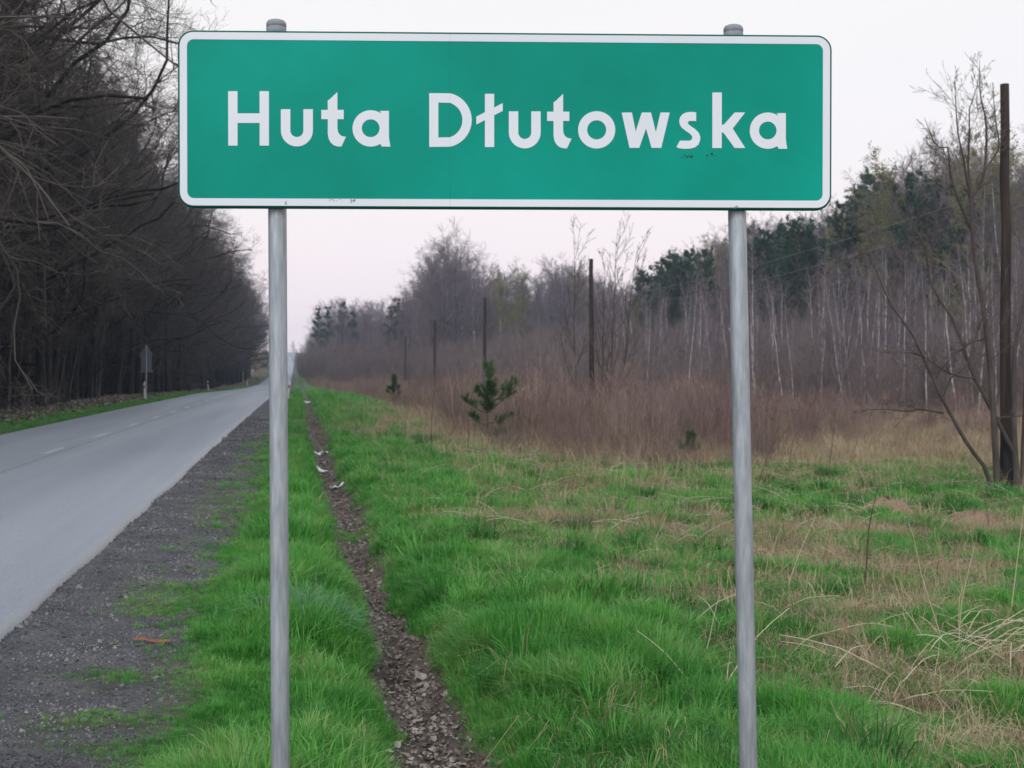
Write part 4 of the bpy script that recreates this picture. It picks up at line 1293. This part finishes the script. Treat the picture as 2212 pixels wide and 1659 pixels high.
l3, k3 = kids(g, l2, k2, 3, .1, .98, (22, 50), .5, 3, .14, .03, rk=.007, rmin=.003, taper=.4)
link('crown', tube_mesh('crown', [(l1, k1, 4), (l2, k2, 3), (l3, k3, 3)], M['browntwig']), o)

# --- upright bare stems by the second pole
def upright(seed, H, lean):
    g = np.random.default_rng(seed)
    a, b_ = stem_line(g, H, .05, 12, .03, lean, top=.12)
    l1, k1 = kids(g, a, b_, 16, .18, .95, (20, 42), .34, 7, .08, .10, rk=.010, rmin=.010, taper=.5, even=True)
    l2, k2 = kids(g, l1, k1, 6, .15, 1.0, (18, 42), .40, 4, .10, .06, rk=.010, rmin=.008, taper=.4)
    l3, k3 = kids(g, l2, k2, 3, .1, 1.0, (18, 42), .5, 2, .10, .04, rk=.010, rmin=.006, taper=.4)
    return [('trunk', tube_mesh('trunk', [(a, b_, 6)], M['brownbark'])), ('crown', tube_mesh('crown', [(l1, k1, 4), (l2, k2, 3), (l3, k3, 3)], M['browntwig']))]
for i, (u, vt, d, ln, lab) in enumerate(((1247, 512, 55, (-.15, 0), 'thin upright bare tree just on the road side of the second pole'),
                                         (1300, 560, 57, (.1, 0), 'upright bare tree with close twigs touching the second pole'),
                                         (1318, 500, 56, (.25, 0), 'tallest bare upright tree on the wood side of the second pole'),
                                         (1336, 530, 58, (.9, 0), 'bare upright tree leaning away from the second pole'))):
    p = at(u, d); H = float(W(u, vt, d)[2]) - p[2]
    put_tree('bare_tree', upright(600 + i, H, ln), p - [0, 0, .05], lab, None)

# --- young pines at the field edge
def young_pine(name, u, d, vt, limbs, label, rad=.035, nl=.10):
    base = at(u, d)
    H = float(W(u, vt, d)[2]) - base[2]
    o = thing(name, base, label, 'pine')
    gg = np.random.default_rng(int(u))
    a, b_ = stem_line(gg, H, rad, 12, .03, (.06, 0), top=.2)
    L = []; RR = []
    for (z0, du, dz, ln) in limbs:       # where on the stem, sideways and upward run, in fractions of the height
        for rep in range(1):
            i = z0 * 11; j = int(i)
            p0 = a[0, j] + (a[0, min(j + 1, 11)] - a[0, j]) * (i - j)
            az = gg.normal(0, .35)
            end = p0 + RIGHT * du * H * math.cos(az) + FWD * abs(du) * H * math.sin(az) + np.array([0, 0, dz * H])
            mid = (p0 + end) / 2 + np.array([0, 0, -.03 * H])
            L.append(resample([p0, mid, end], 8)); RR.append(np.linspace(rad * .5, .006, 8))
    L = np.array(L); RR = np.array(RR)
    s1, w1 = kids(gg, L, RR, 7, .25, 1.0, (25, 50), .32, 4, .1, .10, rk=.02, rmin=.004, taper=.3, lmin=.10)
    lead, wl_ = kids(gg, a, b_, 52, .40, 1.0, (35, 80), .19, 4, .1, .22, rk=.02, rmin=.004, taper=.45, lmin=.12)
    link('trunk', tube_mesh('trunk', [(a, b_, 7), (L, RR, 5), (s1, w1, 4), (lead, wl_, 4)], M['pinebark']), o)
    n1 = needles(gg, np.concatenate([s1, lead]), 60, nl * 1.7, .0050, M['needle2'], t0=.05, spread=(20, 70))
    link('needles', n1, o)
    n2 = needles(gg, L, 110, nl * 1.7, .0050, M['needle2'], t0=.45, spread=(20, 70))
    link('needles', n2, o)
young_pine('young_pine', 1052, 33, 792, [(.42, .42, .34, 1), (.50, .30, .30, 1), (.40, -.28, .18, 1), (.28, .28, .10, 1), (.25, -.22, .12, 1), (.62, -.16, .10, 1), (.16, .20, .02, 1), (.55, .15, .18, 1)],
           'young green pine with one long side branch at the edge of the green strip')
young_pine('young_pine', 850, 72, 815, [(.3, .25, .15, 1), (.35, -.25, .15, 1), (.5, .2, .15, 1), (.5, -.18, .12, 1), (.2, .2, .05, 1)], 'small dull young pine half hidden in weeds further along the strip', nl=.12)
young_pine('young_pine', 1335, 31, 935, [(.3, .3, .2, 1), (.4, -.3, .2, 1), (.5, .25, .2, 1)], 'knee high pine seedling among the stalks between the second pole and the right post', rad=.012, nl=.07)
young_pine('young_pine', 1487, 28, 940, [(.3, .3, .3, 1), (.4, -.3, .25, 1)], 'thin pine seedling among the stalks close to the right sign post', rad=.010, nl=.06)

# --- bare saplings standing in the grass
def stemthing(name, cat, pix, d, r, m, label, group=None, twigs=0, drop=True):
    pts = [W(a, b_, d) for a, b_ in pix]
    base = pts[0].copy(); base[2] = float(gz(base[0], base[1]))
    pts[0][2] = base[2] - .05 if drop else pts[0][2]
    pts = resample(np.array(pts), 12) - base
    o = thing(name, base, label, cat, group)
    rad = np.linspace(r, r * .35, 12)
    link('stem', tube_mesh('stem', [(pts[None], rad[None], 5)], M[m]), o)
    if twigs:
        l1, k1 = kids(g, pts[None], rad[None], twigs, .35, .98, (20, 45), .28, 4, .1, .05, rk=.01, rmin=r * .25, taper=.4)
        link('twigs', tube_mesh('twigs', [(l1, k1, 4)], M[m]), o)
    return o
q, dq = G(1865, 1285)
stemthing('sapling', 'sapling', [(1865, 1285), (1872, 1220), (1876, 1150), (1886, 1095), (1898, 1052)], dq, .009, 'browntwig', 'dark thin sapling standing in grass behind the right post and dry clump', twigs=3)
for (u, vb, pix, lab) in ((930, 990, [(932, 940), (934, 880), (940, 830), (948, 790)], 'thin brown sapling between the ditch and the young pine'),
                          (1012, 985, [(1012, 950), (1014, 905)], 'short bare sapling beside the white scrap near the young pine'),
                          (1632, 1075, [(1640, 1040), (1652, 1005), (1668, 960)], 'dark bare twig close beside the right post'),
                          (1702, 1040, [(1706, 1000), (1712, 960), (1722, 930)], 'dark forked twig at the edge of the weeds'),
                          (1790, 1020, [(1795, 980), (1800, 930), (1806, 880)], 'tall thin dark twig at the edge of the weeds'),
                          (2140, 1150, [(2133, 1110), (2126, 1070)], 'thin dark twig before the multi-stemmed tree')):
    q, dq = G(u, vb)
    stemthing('sapling', 'sapling', [(u, vb)] + pix, dq, .007 * max(1, dq / 20), 'browntwig', lab, twigs=6)

# --- bleached dry stems in the right foreground
def drystem(pix, label, r=.0045, group=None, d=None):
    q, dq = G(*pix[0])
    return stemthing('dry_stem', 'dry stem', pix, d or dq, r, 'reed', label, group)
dry_list = [
    ([(2050, 1415), (2015, 1320), (1990, 1240), (1975, 1165), (1962, 1130)], 'longest pale dry stem rising from the clump of broken stalks'),
    ([(2020, 1420), (1985, 1360), (1950, 1312), (1928, 1282)], 'pale bent dry stem leaning away from the clump of broken stalks'),
    ([(2072, 1420), (2072, 1370), (2078, 1300), (2092, 1235), (2105, 1180)], 'thin reddish dry stem upright in the clump of broken stalks'),
    ([(2070, 1385), (2071, 1330), (2074, 1285), (2082, 1262)], 'short white dry stem upright in the clump of broken stalks'),
    ([(2180, 1340), (2195, 1230), (2205, 1150), (2212, 1090)], 'tall yellowish dry stem beyond the clump of broken stalks'),
    ([(1508, 1452), (1530, 1390), (1545, 1320), (1556, 1280)], 'pale dry stem standing just on the road side of the right post'),
    ([(1408, 1185), (1420, 1155), (1432, 1135), (1437, 1118)], 'short pale forked stem in the middle of the green grass'),
    ([(1165, 1065), (1180, 1035), (1190, 1010)], 'dry stem at the tan edge beyond the green grass'),
    ([(1330, 1012), (1342, 975), (1352, 945)], 'slim dry stem before the weeds near the pine seedling'),
    ([(1690, 1290), (1725, 1200), (1760, 1120)], 'thin slanted straw near the right post'),
    ([(1650, 1240), (1672, 1180), (1690, 1130)], 'thin slanted reddish straw touching the right post'),
]
for pix, lab in dry_list:
    drystem(pix, lab)
# stems lying on the ground
def lying(pix, label, r=.0045, arch=0.0):
    pts = np.array([G(a, b_)[0] for a, b_ in pix])
    base = pts[0].copy()
    pts = resample(pts, 16)
    tt = np.linspace(0, 1, 16)
    pts[:, 2] = np.maximum(gz(pts[:, 0], pts[:, 1]), 0 * pts[:, 2] - 9) + .035 + arch * 4 * tt * (1 - tt) + .02 * np.sin(tt * 9)
    o = link('dry_stem', tube_mesh('dry_stem', [((pts - base)[None], np.linspace(r, r * .6, 16)[None], 5)], M['reed']), None, base)
    return tag(o, label, 'dry stem')
lying([(1800, 1395), (1690, 1450)], 'short dry stem lying in grass right beside the right post')
lying([(1990, 1415), (1900, 1388), (1800, 1402), (1700, 1440)], 'long arched dry stem lying between the right post and the broken clump', arch=.10)
lying([(1745, 1320), (1850, 1298), (1935, 1275)], 'dry stem lying on the grass beyond the arched stem')
lying([(2212, 1232), (2140, 1265), (2095, 1290)], 'dry stem lying on grass beyond the broken clump')
lying([(1930, 1520), (1980, 1465), (2040, 1430)], 'dry stem lying at the near side of the broken clump')
lying([(2212, 1560), (2130, 1588), (2040, 1610)], 'thick dry stem lying at the edge of the bare patch')
lying([(1860, 1530), (1960, 1550), (2080, 1580), (2212, 1600)], 'long yellowish stem lying low in the nearest grass')
lying([(1510, 1455), (1545, 1420)], 'short pale stick lying on the grass beside the standing stem')
lying([(1455, 1418), (1495, 1392)], 'short pale stick lying in the grass, the smaller of a pair')
lying([(1120, 1140), (1250, 1135), (1330, 1128)], 'dry stem lying across the green grass beyond the ditch')
# clump of broken stalks
cb, cd = G(2085, 1425)
o = thing('broken_weed_clump', cb, 'clump of broken bleached stalks lying over bare soil at the field', 'dry plant')
pl = []; rl = []
for k in range(75):
    a = g.uniform(-.6, 1.3) if g.random() < .75 else g.uniform(0, 6.28)
    ln = g.uniform(.15, .7)
    p0 = np.array([g.normal(.12, .30), g.normal(0, .30), g.uniform(0, .05)])
    el = g.uniform(.05, .5)
    dv = np.array([math.cos(a) * math.cos(el), math.sin(a) * .5 * math.cos(el), math.sin(el)])
    p2 = p0 + dv * ln
    p1 = (p0 + p2) / 2 + np.array([0, 0, ln * g.uniform(.02, .2)])
    q = resample([p0, p1, p2], 6)
    q[:, 2] += gz(cb[0] + q[:, 0], cb[1] + q[:, 1]) - cb[2]
    link('stalk', tube_mesh('stalk', [(q[None], np.linspace(.0038, .0022, 6)[None], 5)], M['reed']), o)

# --- small litter
M['paper'] = simple('white plastic film', (.55, .60, .64), (.72, .76, .78), 30, .5)
def scrap(u, v, w, label, m='paper', name='plastic_scrap', cat='litter', z=.015, up=0.0):
    p, dq = G(u, v)
    gg = np.random.default_rng(int(u + v))
    nx_, ny_ = 6, 5
    V = []
    for i in range(nx_):
        for j in range(ny_):
            X = (i / (nx_ - 1) - .5) * w; Y = (j / (ny_ - 1) - .5) * w * .7
            V.append((X * (1 + gg.normal(0, .12)), Y * (1 + gg.normal(0, .15)), z + abs(gg.normal(0, w * .13)) + up * (j / (ny_ - 1))))
    i = (np.arange(nx_ - 1)[:, None] * ny_ + np.arange(ny_ - 1)[None]).ravel()
    V = np.array(V)
    V[:, 2] += gz(p[0] + V[:, 0], p[1] + V[:, 1]) - p[2]
    me = mesh_np(name, V, [np.stack([i, i + ny_, i + ny_ + 1, i + 1], 1)], M[m], False)
    o = link(name, me, None, p)
    return tag(o, label, cat)
scrap(694, 985, .30, 'crumpled white plastic scrap furthest along the ditch bottom')
scrap(695, 1022, .26, 'pale blue white film scrap between two others in the ditch')
scrap(727, 1057, .24, 'bluish white film scrap in the ditch nearest the grassy gap')
scrap(996, 924, .16, 'white scrap caught in dry grass beside the young pine', up=.28)
scrap(665, 872, .4, 'tiny white scrap far down the ditch')
# strip of orange bark on the shoulder
M['orangebark'] = simple('orange bark', (.15, .06, .028), (.28, .115, .05), 25, .7)
p, dq = G(330, 1391)
e0, _ = G(288, 1388); e1, _ = G(368, 1394)
tt = np.linspace(0, 1, 9)
ln = e0[None] + (e1 - e0)[None] * tt[:, None]
ln[:, 2] = gz(ln[:, 0], ln[:, 1]) + .014 + .006 * np.sin(tt * 8)
wv = unit(np.cross(e1 - e0, [0, 0, 1.0])[None])[0] * .011
prof = np.sin(np.pi * np.clip(tt * .85 + .12, 0, 1)) ** .6
V = np.concatenate([ln - wv * prof[:, None], ln + np.array([0, 0, .012]), ln + wv * prof[:, None]]) - p
i = np.arange(8)
o = link('bark_strip', mesh_np('bark_strip', V, [np.stack([i, i + 1, i + 10, i + 9], 1), np.stack([i + 9, i + 10, i + 19, i + 18], 1)], M['orangebark']), None, p)
tag(o, 'strip of orange bark lying on the dark gravel shoulder', 'bark')
# earth clods / molehills in the field
M['clod'] = simple('crumbly soil', (.10, .075, .055), (.20, .16, .12), 40, .95, bstr=1.0, bdist=.03)
def clod(u, v, r, label, m='clod'):
    p, dq = G(u, v)
    gg = np.random.default_rng(int(u * 3 + v))
    n, s = 7, 16
    V = []
    for i in range(n):
        t_ = i / (n - 1)
        for k in range(s):
            a = 2 * math.pi * k / s
            rr = r * t_ * (1 + gg.normal(0, .08))
            X, Y = rr * math.cos(a), rr * .7 * math.sin(a)
            V.append((X, Y, r * .42 * (1 - t_ ** 1.7) + gg.normal(0, r * .05) - .02 * t_ + float(gz(p[0] + X, p[1] + Y)) - p[2]))
    k = np.arange(s); k2 = (k + 1) % s
    F = np.concatenate([np.stack([j * s + k, (j + 1) * s + k, (j + 1) * s + k2, j * s + k2], 1) for j in range(n - 1)])
    return tag(link('earth_mound', mesh_np('earth_mound', np.array(V), [F], M[m]), None, p), label, 'mound')
clod(1652, 1288, .16, 'small crumbly molehill right beside the right post')
M['thatchmound'] = simple('matted dry grass', (.18, .125, .08), (.34, .25, .16), 60, .95, (1, .25, 1), 1.0, .03)
clod(2100, 1145, .55, 'low tan mound of matted dry grass before the multi-stemmed tree', 'thatchmound')
clod(1915, 1105, .45, 'low tan mound of matted grass between the sapling and the weeds', 'thatchmound')
# pale stone in the ditch mouth
M['palestone'] = simple('pale stone', (.32, .29, .24), (.46, .43, .37), 20, .85)
p, dq = G(1112, 1600)
gg = np.random.default_rng(5)
import bmesh
bm = bmesh.new(); bmesh.ops.create_icosphere(bm, subdivisions=2, radius=.035)
for v in bm.verts:
    v.co = Vector((v.co.x * 1.2, v.co.y, v.co.z * .75)) * (1 + gg.normal(0, .07))
me = bpy.data.meshes.new('field_stone'); bm.to_mesh(me); bm.free(); me.materials.append(M['palestone'])
tag(link('field_stone', me, None, p + np.array([0, 0, .015])), 'small pale stone lying beside the ditch below the sign', 'stone')

# ================================================================== HAZE
HZ = True
if HZ:
    x0, x1, y0, y1, z0, z1 = -430, 450, -70, 1010, -4.0, 34
    V = np.array([[x, y, z] for x in (x0, x1) for y in (y0, y1) for z in (z0, z1)], float)
    F = np.array([[0, 1, 3, 2], [4, 6, 7, 5], [0, 4, 5, 1], [2, 3, 7, 6], [0, 2, 6, 4], [1, 5, 7, 3]])
    m = bpy.data.materials.new('evening haze')
    m.use_nodes = True
    t = m.node_tree
    t.nodes.clear()
    out = N(t, 'ShaderNodeOutputMaterial')
    pv = N(t, 'ShaderNodeVolumePrincipled')
    pv.inputs['Color'].default_value = (.62, .76, 1.0, 1)
    pv.inputs['Density'].default_value = .00040
    t.links.new(pv.outputs[0], out.inputs['Volume'])
    o = link('haze', mesh_np('haze', V, [F], m, False))
    tag(o, 'thin bluish evening haze in the air over the whole place', 'haze', kind='stuff')
